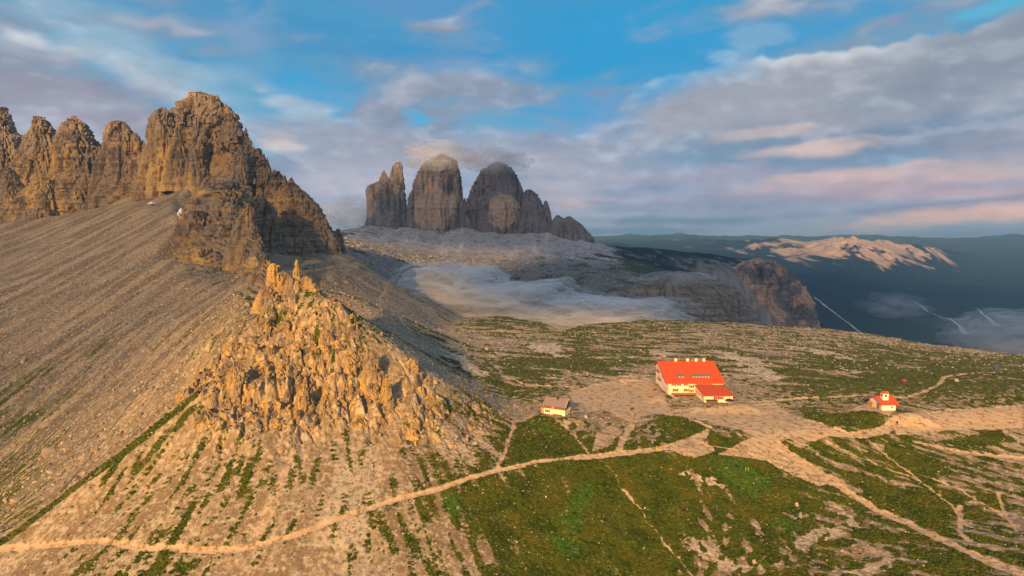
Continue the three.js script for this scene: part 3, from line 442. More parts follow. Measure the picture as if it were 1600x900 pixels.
// far ground: colours per vertex
function farSheet(name, label, x0, x1, z0, z1, step, paint) {
  const g = grid(x0, x1, z0, z1, step, step * 2), p = g.attributes.position, n = g.attributes.normal, c = new Float32Array(p.count * 3), o = [0, 0, 0];
  for (let i = 0; i < p.count; i++) { paint(p.getX(i), p.getY(i), p.getZ(i), n.getY(i), o); c.set(o, i * 3); }
  g.setAttribute('color', new THREE.BufferAttribute(c, 3));
  return structure(name, g, new THREE.MeshPhysicalMaterial({ vertexColors: true, roughness: 1, specularIntensity: 0.15 }), label);
}
const FC = { scree: [0.42, 0.39, 0.37], pale: [0.66, 0.62, 0.59], boulder: [0.17, 0.155, 0.145], dark: [0.09, 0.085, 0.08], cliff: [0.27, 0.235, 0.21], tan: [0.44, 0.32, 0.22], turf: [0.045, 0.055, 0.022], forest: [0.008, 0.0155, 0.0165], meadow: [0.06, 0.085, 0.03], lime: [0.42, 0.31, 0.23] };
farSheet('plateau', 'boulder plain and scree cones below the three towers', -1300, 2300, -1040, -3300, 7, (x, y, z, ny, o) => {
  const D = -z, v = VEG.get(x, D), q = fbm(x / 60, z / 60, 4), s = n2(x / 9, z / 9), up = sstep(1850 + 120 * q, 2120 + 160 * q, D) * (1 - sstep(2500, 2600, D)) * (1 - sstep(320, 420, x));
  o[0] = FC.boulder[0]; o[1] = FC.boulder[1]; o[2] = FC.boulder[2];
  mixc(o, FC.scree, clamp(up + 0.3 * q)); mixc(o, FC.pale, up * sstep(0.1, 0.42, ridge(x / 46 + 0.5 * n2(x / 60, z / 240), z / 620, 2) - 0.42 + 0.35 * q)); mixc(o, FC.boulder, 0.6 * up * sstep(0.05, 0.35, q + 0.3 * s)); mixc(o, FC.dark, (1 - up) * sstep(0.05, 0.6, s + q) * 0.7); mixc(o, FC.scree, (1 - up) * sstep(0.25, 0.7, n2(x / 7 + 40, z / 7)) * 0.8);
  const steep = sstep(0.86, 0.7, ny); mixc(o, FC.cliff, steep * (1 - up)); mixc(o, FC.tan, steep * sstep(0.02, 0.3, fbm(x / 45, y / 60, 3)) * sstep(900, 1000, x) * 0.9); mixc(o, FC.dark, steep * sstep(0.2, 0.5, n2(x / 14, y / 40)) * 0.6);
  mixc(o, D > 2150 && x > 300 ? FC.forest : FC.turf, (1 - 0.75 * steep) * sstep(-0.12, 0.14, (v - 0.5) * 1.1 - q * 1.1 - 0.25 * s)); if (D > 2300 && x > 300) mixc(o, FC.meadow, sstep(0.15, 0.4, q) * v * (1 - steep) * 0.6);
});
const farPaint = (x, y, z, ny, o) => {
  const D = -z, v = VEG.get(x, D), q = fbm(x / 420, z / 420, 5), s = fbm(x / 110, z / 110, 3);
  o[0] = FC.lime[0]; o[1] = FC.lime[1]; o[2] = FC.lime[2]; mixc(o, FC.cliff, sstep(0, 0.5, q + s) * 0.7); mixc(o, FC.dark, 0.6 * sstep(0.1, 0.4, ridge(x / 130, z / 420, 3) - 0.55 + 0.5 * s)); mixc(o, [0.5, 0.4, 0.31], 0.8 * sstep(0.15, 0.4, -s - 0.5 * q));
  mixc(o, FC.forest, sstep(-0.1, 0.12, (v - 0.36) * 1.3 - q * 1.1 - s * 0.7)); mixc(o, FC.meadow, 0.35 * sstep(0.2, 0.45, fbm(x / 900, z / 900, 4)) * sstep(0.9, 1, v));
};
farSheet('valley', 'deep forested valley and far limestone mountains', -5000, 13800, -3300, -15300, 52, farPaint);
const massif = (x, z) => sstep(2300, 2900, x) * (1 - sstep(6300, 7000, x)) * sstep(6300, 6900, -z) * (1 - sstep(9300, 9900, -z));
{
  const plain = relief, rough = (x, z) => { const m = massif(x, z), v = VEG.get(x, -z); return plain(x, z) - 12 + m * (14 + (1 - 0.6 * v) * (150 * (ridge(x / 420 + 0.3 * n2(x / 300, z / 300), z / 1300, 5) - 0.62) + 34 * fbm(x / 70, z / 70, 3)) * (1 - 0.5 * sstep(7900, 8600, -z))); };
  const g = grid(2300, 7000, -6300, -9900, 17, 30, rough), p = g.attributes.position, c = new Float32Array(p.count * 3), o = [0, 0, 0];
  for (let k = 0; k < p.count; k++) { farPaint(p.getX(k), p.getY(k), p.getZ(k), 1, o); c.set(o, k * 3); }
  g.setAttribute('color', new THREE.BufferAttribute(c, 3)); structure('far_mountain', g, new THREE.MeshPhysicalMaterial({ vertexColors: true, roughness: 1, specularIntensity: 0.15 }), 'far limestone mountain catching the last sun');
}
// pale gravel beds running down the valley sides
[[[1272, 468], [1300, 490], [1322, 506], [1348, 524]], [[1428, 474], [1462, 494], [1492, 508], [1524, 522]], [[1526, 485], [1545, 500], [1560, 511]]].forEach((pts, n) => {
  const P = pts.map(([px, py]) => { const [x, d] = ground(px, py, 3320, 12000); return new THREE.Vector3(x, 0, -d); }), cu = new THREE.CatmullRomCurve3(P), pos = [], idx = [], N = 40;
  for (let k = 0; k <= N; k++) { const c = cu.getPoint(k / N), t = cu.getTangent(k / N), w = (6 + 10 * k / N) * (1 + 0.5 * n2(k / 3, n)); for (const s of [-1, 1]) { const x = c.x - t.z * s * w, z = c.z + t.x * s * w; pos.push(x, relief(x, z) + 14, z); } if (k < N) idx.push(k * 2, k * 2 + 1, k * 2 + 2, k * 2 + 1, k * 2 + 3, k * 2 + 2); }
  const g = new THREE.BufferGeometry(); g.setAttribute('position', new THREE.Float32BufferAttribute(pos, 3)); g.setIndex(idx); g.computeVertexNormals();
  structure(n ? 'gravel_bed_00' + n : 'gravel_bed', g, new THREE.MeshPhysicalMaterial({ color: new THREE.Color().setRGB(0.55, 0.5, 0.47), roughness: 1, side: THREE.DoubleSide }), 'pale gravel bed in the deep valley');
});

// ---------------------------------------------------------------- rock: towers and buttresses raised ring by ring
const RC = { grey: [0.21, 0.175, 0.15], brown: [0.25, 0.185, 0.125], ochre: [0.42, 0.3, 0.14], black: [0.06, 0.05, 0.05], violet: [0.25, 0.21, 0.2], tan: [0.52, 0.37, 0.26], gold: [0.44, 0.3, 0.115] };
const hash3 = (a, b, c) => HV[PERM[(PERM[(PERM[a & 255] + b) & 255] + c) & 255]];
// rows: [py, left px, right px, D?], top first. D: distance. ratio: depth over width. big: size of the largest forms in metres. paint(x, y, z, d, o): base colour.
function tower({ rows, D, ratio = 0.8, step = 2, big = 14, rough = 1, paint, lean = 0, minDepth = 0, ledge = 1 }) {
  const R = rows[0].y !== undefined ? rows : rows.map(([py, l, r, d = D]) => { const a = at(l, py, d), b = at(r, py, d); return { y: a.y, x: (a.x + b.x) / 2, z: -d, a: Math.max(0.4, (b.x - a.x) / 2) }; });
  const top = R[0].y, bot = R[R.length - 1].y, nl = Math.max(8, Math.ceil((top - bot) / step)), amax = Math.max(...R.map((r) => r.a)), nr = Math.max(24, Math.ceil(amax * 2.6 / step) * 2);
  const pos = [], col = [], idx = [], o = [0, 0, 0];
  for (let k = 0; k <= nl; k++) {
    const t = k / nl, y = lerp(top, bot, t);
    const bs = big * 0.42 * ledge;
    for (let j = 0; j < nr; j++) {
      const th = (j / nr) * Math.PI * 2 + 0.35 * Math.sin((j / nr) * Math.PI * 2 - Math.PI / 2) * 0, c = Math.cos(th), s = Math.sin(th), e = 0.72;
      const q0 = y / bs + 1.4 * n3(c * 2.2 + top, s * 2.2, y / (bs * 6)), ys = Math.min(top, y + (Math.ceil(q0) - q0) * bs * 0.85); let i = 0; while (i < R.length - 2 && R[i + 1].y > ys) i++;
      const f = clamp((R[i].y - ys) / (R[i].y - R[i + 1].y)), A = R[i], B = R[i + 1], cx = lerp(A.x, B.x, f), cz = lerp(A.z, B.z, f), a = lerp(A.a, B.a, f), b = Math.max(a * ratio, minDepth * Math.sqrt(t));
      let x = cx + a * Math.sign(c) * Math.abs(c) ** e, z = cz + b * Math.sign(s) * Math.abs(s) ** e, yy = y;
      const fade = Math.min(1, 0.3 + a / (big * 0.9));
      // upright cracks, blocks between joints, thin beds of rock
      const wx = x + 0.25 * big * n3(x / big, y / (2 * big), z / big), wz = z + 0.25 * big * n3(x / big + 9, y / (2 * big), z / big + 4);
      const cr = Math.abs(n3(wx / big, y / (big * 5), wz / big)), cr2 = Math.abs(n3(wx / (big * 0.36) + 5, y / (big * 1.6), wz / (big * 0.36)));
      const bed = y / (big * 0.3) + 0.6 * n3(x / (big * 3), 2, z / (big * 3)), bf = bed - Math.floor(bed);
      let d = -big * 0.42 * Math.max(0, 1 - cr * 5) - big * 0.16 * Math.max(0, 1 - cr2 * 3.5);
      d += big * 0.34 * n3(wx / (big * 1.7) + 3, y / (big * 3.2), wz / (big * 1.7)) - 0.1 * big;
      d += big * 0.11 * hash3(Math.floor(wx / (big * 0.32)), Math.floor(bed * 0.6), Math.floor(wz / (big * 0.32)));
      d += big * 0.055 * hash3(Math.floor(bed), 3, 5) + big * 0.05 * (bf - 0.5);
      d += big * 0.06 * n3(x / (big * 0.12), y / (big * 0.16), z / (big * 0.12));
      d *= rough * fade;
      const m = 1 / Math.hypot(c / a, s / b), nxn = c / a * m, nzn = s / b * m;
      x += nxn * d; z += nzn * d; yy += rough * fade * big * 0.08 * n3(x / (big * 0.5), y / big, z / (big * 0.5)) - lean * d;
      pos.push(x, yy, z); paint(x, yy, z, d / big, o); col.push(o[0], o[1], o[2]);
      if (k && 1) { const p = (k - 1) * nr + j, q = (k - 1) * nr + (j + 1) % nr; idx.push(p, q, p + nr, q, q + nr, p + nr); }
    }
  }
  const n = pos.length / 3; let mx = 0, my = 0, mz = 0; for (let j = 0; j < nr; j++) { mx += pos[j * 3]; my += pos[j * 3 + 1]; mz += pos[j * 3 + 2]; }
  pos.push(mx / nr, my / nr + R[0].a * 0.25, mz / nr); col.push(col[0], col[1], col[2]); for (let j = 0; j < nr; j++) idx.push(n, (j + 1) % nr, j);
  const g = new THREE.BufferGeometry(); g.setAttribute('position', new THREE.Float32BufferAttribute(pos, 3)); g.setAttribute('color', new THREE.Float32BufferAttribute(col, 3)); g.setIndex(idx); g.computeVertexNormals();
  return g;
}
const rockMat = new THREE.MeshPhysicalMaterial({ vertexColors: true, roughness: 1, specularIntensity: 0.15, flatShading: true }); rockMat.name = 'rock';
// colours of the rock itself: beds, streaks, ochre stains
const paintPeak = (x, y, z, d, o) => {
  const q = fbm3(x / 38, y / 60, z / 38, 3), bed = n3(x / 90, y / 3.1, z / 90), st = n3(x / 7, y / 45, z / 7);
  o[0] = RC.grey[0]; o[1] = RC.grey[1]; o[2] = RC.grey[2];
  mixc(o, RC.brown, sstep(-0.2, 0.4, q + 0.3 * bed)); mixc(o, RC.ochre, 0.9 * sstep(0.22, 0.55, q + 0.35 * st + 0.1 * bed)); mixc(o, RC.black, 0.6 * sstep(0.2, 0.75, -st - 0.6 * bed)); mixc(o, RC.ochre, 0.2 * sstep(0.3, 0.8, bed));
};
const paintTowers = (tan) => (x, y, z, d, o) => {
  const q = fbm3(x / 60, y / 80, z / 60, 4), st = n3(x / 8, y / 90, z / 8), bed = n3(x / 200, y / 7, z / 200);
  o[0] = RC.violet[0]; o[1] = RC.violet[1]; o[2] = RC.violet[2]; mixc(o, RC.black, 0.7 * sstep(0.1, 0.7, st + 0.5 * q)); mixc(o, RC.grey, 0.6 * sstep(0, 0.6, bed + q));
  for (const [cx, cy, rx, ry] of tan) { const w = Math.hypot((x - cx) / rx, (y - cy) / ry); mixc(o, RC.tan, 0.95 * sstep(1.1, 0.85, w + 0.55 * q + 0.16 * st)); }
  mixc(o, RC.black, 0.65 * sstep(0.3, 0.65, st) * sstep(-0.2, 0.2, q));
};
const paintCrag = (x, y, z, d, o) => { const q = fbm3(x / 9, y / 12, z / 9, 3), st = n3(x / 1.6, y / 9, z / 1.6); o[0] = RC.gold[0]; o[1] = RC.gold[1]; o[2] = RC.gold[2]; mixc(o, RC.brown, sstep(-0.1, 0.4, q)); mixc(o, RC.tan, 0.5 * sstep(0.1, 0.5, -q + 0.3 * st)); mixc(o, RC.grey, 0.75 * sstep(0.1, 0.6, st)); mixc(o, RC.black, 0.5 * sstep(0.3, 0.8, -st + q)); };

const taken = {};
const numbered = (n) => { taken[n] = (taken[n] ?? -1) + 1; return taken[n] ? `${n}_${String(taken[n]).padStart(3, '0')}` : n; };
function thing(name, label, category, group, [x, y, z] = [0, 0, 0], turn = 0) {
  const o = new THREE.Group(); o.name = numbered(name); o.position.set(x, y, z); o.rotation.y = turn; o.userData = { label, category }; if (group) o.userData.group = group; scene.add(o); return o;
}
function solo(name, geo, mat, label, category, group) { const m = new THREE.Mesh(geo, mat); m.name = numbered(name); m.userData = { label, category }; if (group) m.userData.group = group; scene.add(shadows(m)); return m; }
function part(name, geo, mat, parent) { const m = new THREE.Mesh(geo, mat); m.name = name; parent.add(shadows(m)); return m; }

// the great peak: a massif of buttresses
{
  const peak = new THREE.Group(); peak.name = 'mountain'; peak.userData = { kind: 'structure', label: 'broad brown rock peak with stepped shoulders above the orange crag' }; scene.add(peak);
  const add = (rows, D, o = {}) => part('rock_buttress', tower({ rows, D, paint: paintPeak, step: 1.5, big: 16, ...o }), rockMat, peak);
  add([[146, 303, 326], [150, 294, 346], [158, 284, 357], [170, 276, 364], [186, 268, 372], [202, 262, 380], [225, 256, 390], [260, 246, 405], [300, 236, 425], [345, 222, 450], [385, 215, 470]], 905, { ratio: 0.6, big: 22 });
  add([[169, 248, 262], [176, 242, 268], [190, 236, 272], [205, 231, 276], [228, 227, 282], [262, 219, 290], [325, 205, 305]], 880, { big: 12 });
  add([[196, 274, 284], [215, 270, 290], [250, 262, 296], [300, 250, 300]], 850, { big: 9 }); add([[198, 300, 312], [220, 296, 318], [260, 288, 326], [310, 280, 340]], 850, { big: 9 });
  add([[178, 352, 362], [200, 344, 374], [240, 335, 386], [300, 322, 396]], 862, { big: 12 });
  add([[232, 367, 380], [242, 363, 384], [262, 359, 388], [290, 354, 394], [340, 345, 402]], 815, { big: 9 });
  add([[233, 398, 410], [240, 394, 414], [256, 390, 421], [280, 382, 432], [320, 372, 448], [370, 360, 470]], 845, { big: 12 });
  add([[268, 426, 438], [274, 423, 444], [290, 418, 456], [320, 410, 474], [370, 396, 495], [420, 390, 510]], 825, { big: 12 });
  add([[282, 450, 461], [290, 446, 470], [302, 442, 482], [325, 436, 500], [365, 424, 522], [420, 415, 540]], 812, { big: 12 });
  add([[322, 488, 496], [334, 482, 506], [350, 474, 516], [375, 460, 530], [430, 440, 545]], 800, { big: 10 }); add([[346, 506, 511], [356, 503, 518], [370, 498, 527], [400, 486, 538], [440, 478, 548]], 812, { big: 8 }); add([[358, 526, 531], [370, 520, 538], [395, 512, 543], [430, 500, 552]], 830, { big: 8 });
  add([[300, 400, 412], [320, 392, 428], [360, 380, 450], [410, 372, 470], [455, 370, 490]], 740, { big: 12 }); add([[340, 448, 456], [356, 440, 470], [385, 430, 490], [430, 420, 510]], 745, { big: 9 });
  // the spur in front and its foot, down to the crag
  add([[284, 352, 380, 690], [289, 335, 388, 680], [296, 312, 392, 670], [310, 296, 395, 655], [332, 287, 399, 640], [365, 284, 403, 620], [395, 278, 413, 600], [430, 264, 424, 580], [465, 258, 432, 560]], 650, { ratio: 0.75, big: 13 });
  add([[318, 384, 392], [330, 376, 398], [352, 366, 404], [385, 356, 412], [425, 345, 425]], 560, { big: 9 }); add([[355, 394, 402, 540], [372, 386, 409, 520], [400, 378, 418, 500], [440, 366, 430, 480]], 520, { big: 8 });
  add([[330, 300, 316], [345, 292, 330], [380, 285, 345], [440, 268, 356]], 610, { big: 9 }); add([[388, 300, 330], [402, 286, 352], [425, 272, 372], [460, 262, 390]], 560, { big: 9 });
  add([[398, 408, 416, 425], [408, 400, 424, 415], [430, 390, 432, 405], [470, 372, 440, 395]], 410, { big: 6, step: 1 });
  // splinters along the crests and down the flanks
  { const r = rng(23), pick = (u, v) => lerp(u, v, r()), crest = [[262, 196, 890], [300, 148, 905], [336, 150, 905], [362, 172, 880], [384, 205, 870], [402, 232, 855], [430, 266, 835], [458, 283, 822], [490, 322, 806], [512, 346, 815], [544, 396, 830]];
    for (let k = 0; k < 120; k++) {
      const s = k / 120 * (crest.length - 1.001), i = s | 0, f = s - i, A = crest[i], B = crest[i + 1], down = k % 3 ? pick(6, 90) * r() : pick(-3, 4), px = lerp(A[0], B[0], f) + pick(-6, 4) - down * 0.35, py = lerp(A[1], B[1], f) + down, D = lerp(A[2], B[2], f) - 14 - down * 0.55, w = pick(2, 5.5), h = w * pick(2.2, 4.5);
      add([[py, px - w * 0.12, px + w * 0.12], [py + h * 0.12, px - w * 0.4, px + w * 0.45], [py + h * 0.4, px - w * 0.7, px + w * 0.8], [py + h, px - w * 1.1, px + w * 1.3]], D, { big: 5, step: 1.3, rough: 1.2 });
    } }
  part('summit_cross', mergeGeometries([new THREE.BoxGeometry(0.3, 4, 0.3).translate(0, 2, 0), new THREE.BoxGeometry(1.8, 0.3, 0.3).translate(0, 3, 0)]), new THREE.MeshStandardMaterial({ color: 0x4a3a2c, roughness: 1 }), peak).position.copy(at(313, 145.5, 905));
}
// the row of pinnacles on the left
for (const [label, rows, D, big] of [
  ['leftmost dark rock pinnacle, cut by the picture edge', [[168, -2, 11], [178, -8, 13], [188, -14, 15], [205, -22, 24], [218, -28, 37], [240, -34, 40], [270, -44, 44], [320, -60, 50], [360, -80, 60]], 1030, 13],
  ['sharp rock pinnacle second from the left picture edge', [[183, 54, 66], [190, 50, 74], [200, 46, 82], [214, 42, 89], [240, 34, 95], [265, 20, 99], [295, 4, 104], [345, -30, 112]], 985, 14],
  ['blunt rock pinnacle in the middle of the left row', [[182, 106, 119], [188, 100, 128], [198, 95, 135], [212, 91, 146], [230, 88, 157], [262, 86, 161], [295, 78, 164], [340, 68, 170]], 955, 14],
  ['squat layered rock pinnacle nearest the big peak', [[190, 177, 194], [196, 169, 202], [206, 165, 212], [222, 162, 224], [245, 159, 232], [285, 151, 240], [335, 138, 255]], 925, 14],
  ['layered rock wall joining squat pinnacle to the big peak', [[208, 206, 214], [220, 204, 228], [236, 203, 240], [250, 202, 252], [290, 200, 268], [335, 195, 280]], 915, 14],
  ['low dark rock rib at foot of the sharp pinnacle', [[278, 60, 84], [290, 46, 92], [310, 30, 100], [350, 0, 108]], 930, 10],
  ['low dark rock rib at foot of the leftmost pinnacle', [[262, 4, 14], [285, -6, 34], [310, -20, 48], [360, -40, 70]], 945, 10],
]) {
  const r = rng(rows[0][0] * 7 + D), pick = (u, v) => lerp(u, v, r()), geos = [tower({ rows, D, paint: paintPeak, step: 1.6, big: big * 0.8, ratio: 0.85, rough: 1.25 })];
  for (let k = 0; k < 16; k++) {                                          // splinters on its crest and edges
    const i = Math.min(rows.length - 2, Math.floor(r() * 6)), f = r(), A = rows[i], B = rows[i + 1], side = r() < 0.6 ? (r() < 0.5 ? pick(0.02, 0.16) : pick(0.84, 0.98)) : pick(0.2, 0.8), px = lerp(lerp(A[1], B[1], f), lerp(A[2], B[2], f), side), py = lerp(A[0], B[0], f) - pick(-2, 3), w = pick(1.5, 4), h = w * pick(2.5, 5);
    geos.push(tower({ rows: [[py, px - w * 0.1, px + w * 0.1], [py + h * 0.14, px - w * 0.4, px + w * 0.4], [py + h * 0.45, px - w * 0.7, px + w * 0.75], [py + h, px - w, px + w * 1.1]], D: D - pick(2, 12), paint: paintPeak, step: 1.4, big: 5, ratio: 0.9, rough: 1.2 }));
  }
  solo('rock_pinnacle', mergeGeometries(geos), rockMat, label, 'pinnacle', 'rock pinnacles beside the big peak');
}
// the three towers and their outliers
{
  const g0 = at(684, 322, 2400), w0 = at(790, 330, 2400), p0 = at(582, 320, 2400);
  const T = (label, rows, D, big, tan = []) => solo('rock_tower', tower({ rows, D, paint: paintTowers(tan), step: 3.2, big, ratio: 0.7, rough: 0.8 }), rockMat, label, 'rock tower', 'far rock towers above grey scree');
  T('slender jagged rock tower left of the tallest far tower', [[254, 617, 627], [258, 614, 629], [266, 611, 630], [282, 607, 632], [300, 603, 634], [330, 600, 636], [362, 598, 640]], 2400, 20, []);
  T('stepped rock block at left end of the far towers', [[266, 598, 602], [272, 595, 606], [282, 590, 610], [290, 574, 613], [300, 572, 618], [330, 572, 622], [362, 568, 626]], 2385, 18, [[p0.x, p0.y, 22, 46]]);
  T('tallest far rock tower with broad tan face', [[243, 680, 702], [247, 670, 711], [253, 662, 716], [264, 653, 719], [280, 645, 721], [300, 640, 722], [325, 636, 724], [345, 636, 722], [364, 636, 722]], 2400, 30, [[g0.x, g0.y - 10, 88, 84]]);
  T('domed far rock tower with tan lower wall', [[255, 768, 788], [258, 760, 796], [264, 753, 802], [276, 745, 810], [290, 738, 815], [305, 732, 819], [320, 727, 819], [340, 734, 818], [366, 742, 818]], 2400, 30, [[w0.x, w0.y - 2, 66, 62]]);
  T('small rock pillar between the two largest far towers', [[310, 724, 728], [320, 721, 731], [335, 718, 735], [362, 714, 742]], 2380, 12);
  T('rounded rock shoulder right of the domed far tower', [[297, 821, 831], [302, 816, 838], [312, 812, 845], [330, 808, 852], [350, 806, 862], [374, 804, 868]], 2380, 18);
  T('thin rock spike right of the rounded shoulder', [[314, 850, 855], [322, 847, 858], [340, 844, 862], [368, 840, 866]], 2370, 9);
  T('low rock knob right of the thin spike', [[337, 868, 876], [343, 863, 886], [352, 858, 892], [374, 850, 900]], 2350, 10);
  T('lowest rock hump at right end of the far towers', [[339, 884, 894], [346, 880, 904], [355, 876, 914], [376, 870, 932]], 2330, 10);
}
// cliffs below the far plateau
{
  const cl = (label, rows, D, o) => structure(numbered('cliff'), tower({ rows, D, step: 3.2, ratio: 0.3, rough: 1, paint: o.paint, ...o }), rockMat, label);
  const band = (x, y, z, d, o) => { const q = fbm3(x / 50, y / 30, z / 50, 3), bed = n3(x / 300, y / 6, z / 300); o[0] = 0.27; o[1] = 0.235; o[2] = 0.21; mixc(o, RC.black, 0.55 * sstep(0.1, 0.7, bed + 0.5 * q)); mixc(o, [0.36, 0.3, 0.25], sstep(0.1, 0.6, -bed + q)); };
  const red = (x, y, z, d, o) => { const q = fbm3(x / 70, y / 60, z / 70, 4), st = n3(x / 14, y / 90, z / 14); o[0] = 0.2; o[1] = 0.165; o[2] = 0.15; mixc(o, [0.58, 0.37, 0.24], sstep(-0.1, 0.18, q + 0.3 * st)); mixc(o, RC.black, 0.6 * sstep(0.3, 0.7, st - q)); mixc(o, FC.forest, 0.8 * sstep(0.25, 0.5, -q - 0.1)); };
  cl('long grey banded cliff across the valley', [[438, 1000, 1120], [446, 990, 1145], [458, 984, 1160], [476, 978, 1174], [500, 970, 1188], [535, 960, 1200]], 1400, { big: 16, paint: band, ratio: 0.35 });
  cl('lower grey cliff step left of the banded cliff', [[462, 930, 990], [470, 915, 1010], [486, 900, 1030], [510, 890, 1040]], 1330, { big: 12, paint: band, ratio: 0.3 });
  cl('tall cliff with reddish patches above the deep valley', [[409, 1160, 1212], [416, 1148, 1226], [428, 1142, 1242], [445, 1138, 1256], [470, 1136, 1268], [500, 1134, 1277], [535, 1130, 1284]], 2700, { big: 30, paint: red, ratio: 0.5, step: 4 });
}
// the spires of the near crag
for (const [label, rows, D, big, o] of [
  ['slender orange rock needle on top of the near crag', [[406, 461.5, 466], [412, 460, 468], [424, 458, 469], [436, 455, 471], [450, 448, 478]], 291, 2.2],
  ['broad orange rock turret left of the needle', [[412, 424, 434], [416, 420, 438], [424, 418, 440], [434, 416, 442], [450, 410, 447], [475, 400, 455]], 290, 3.2],
  ['low orange rock turret between broad turret and needle', [[426, 444, 450], [430, 441, 455], [438, 438, 460], [452, 432, 466], [470, 425, 470]], 288, 2.6],
  ['jagged orange rock block right of the needle', [[432, 474, 482], [436, 470, 488], [444, 468, 493], [458, 462, 498]], 288, 2.6],
  ['sloping orange rock wall at left foot of the turrets', [[446, 410, 416], [456, 404, 430], [468, 399, 440], [488, 392, 450]], 284, 3],
  ['orange rock rib below the crag shoulder', [[585, 600, 606], [600, 594, 614], [625, 588, 620], [660, 582, 626], [700, 576, 630]], 238, 4],
  ['pale rock pillar at upper right of the crag face', [[548, 574, 580], [562, 568, 590], [590, 562, 600], [640, 556, 606]], 247, 4],
  ['grey rock rib at left edge of the crag face', [[565, 362, 370], [580, 352, 384], [610, 345, 392], [650, 338, 398], [690, 330, 400]], 231, 4],
  ['broken rock rib low on the crag face', [[600, 470, 478], [620, 462, 490], [650, 455, 498], [680, 452, 500], [710, 448, 505]], 230, 4],
  ['rock knob on ridge above the stone hut', [[560, 640, 646], [566, 634, 654], [580, 630, 662], [605, 625, 668]], 258, 3],
  ['low rock wall on grassy ridge left of the stone hut', [[618, 668, 676], [624, 656, 690], [640, 648, 704], [668, 640, 712]], 246, 3],
]) solo('rock_spire', tower({ rows, D, paint: paintCrag, step: 0.45, big, ratio: 0.8, ...o }), rockMat, label, 'rock', 'spires and ribs of the near crag');

// the face of the near crag: ribs and pillars of jointed rock
{
  const crag = new THREE.Group(); crag.name = 'crag'; crag.userData = { kind: 'structure', label: 'face of orange rock ribs on the near hill' }; scene.add(crag);
  const r = rng(41), pick = (a, b) => lerp(a, b, r()), had = [];
  for (let k = 0, n = 0; k < 6000 && n < 210; k++) {
    const D = pick(206, 288), x = pick(-125, 10), z = -D, rk = ROCK.get(x, D); if (rk < 0.5 || r() > rk || fbm(x / 17 + 3, z / 34, 3) + 0.6 * (rk - 0.75) < -0.2) continue;
    const w = 2.2 + 5 * r() ** 1.6, h = w * pick(1.0, 2.0);
    if (had.some(([a, b, c]) => Math.hypot(x - a, (z - b) * 0.8) < (w + c) * 0.58)) continue;
    had.push([x, z, w]); n++;
    const y = base(x, z), lift = h * pick(0.0, 0.16), rows = [0, 0.12, 0.35, 0.7, 1].map((t, i) => ({ y: y + lift - t * h * 1.5, x: x + pick(-0.1, 0.1) * w, z: z + t * h * 0.45, a: w * [0.34, 0.62, 0.8, 0.95, 1.1][i] * pick(0.88, 1.12) }));
    part('rock_rib', tower({ rows, paint: paintCrag, step: 0.5, big: 2 + 0.35 * w, ratio: pick(0.65, 1) }), rockMat, crag);
  }
}
// loose blocks and stones, far too many to count
function blockGeo(seed, tall = 1, det = 1) {
  const g = new THREE.IcosahedronGeometry(0.5, det), p = g.attributes.position, r = rng(seed), cuts = [];
  for (let k = 0; k < 11; k++) { const v = new THREE.Vector3(r() - 0.5, (r() - 0.5) * 0.8, r() - 0.5).normalize(); cuts.push([v, 0.2 + 0.14 * r()]); }
  const v = new THREE.Vector3();
  for (let i = 0; i < p.count; i++) { v.fromBufferAttribute(p, i); for (const [n, d] of cuts) { const q = v.dot(n) - d; if (q > 0) v.addScaledVector(n, -q); } p.setXYZ(i, v.x, v.y * tall, v.z); }
  g.deleteAttribute('uv'); g.computeVertexNormals(); return g;
}
const stoneMat = new THREE.MeshPhysicalMaterial({ color: 0xffffff, roughness: 1, specularIntensity: 0.15, flatShading: true });
function scatter(name, label, geo, list, mat = stoneMat) {               // list: [x, y, z, sx, sy, sz, turn, tiltX, tiltZ, r, g, b]
  const m = new THREE.InstancedMesh(geo, mat, list.length), d = new THREE.Object3D(), c = new THREE.Color();
  list.forEach(([x, y, z, sx, sy, sz, a, b, e, r, g, bl], i) => { d.position.set(x, y, z); d.scale.set(sx, sy, sz); d.rotation.set(b, a, e); d.updateMatrix(); m.setMatrixAt(i, d.matrix); m.setColorAt(i, c.setRGB(r, g, bl)); });
  m.name = numbered(name); m.userData = { kind: 'stuff', label }; m.castShadow = m.receiveShadow = true; scene.add(m);
}
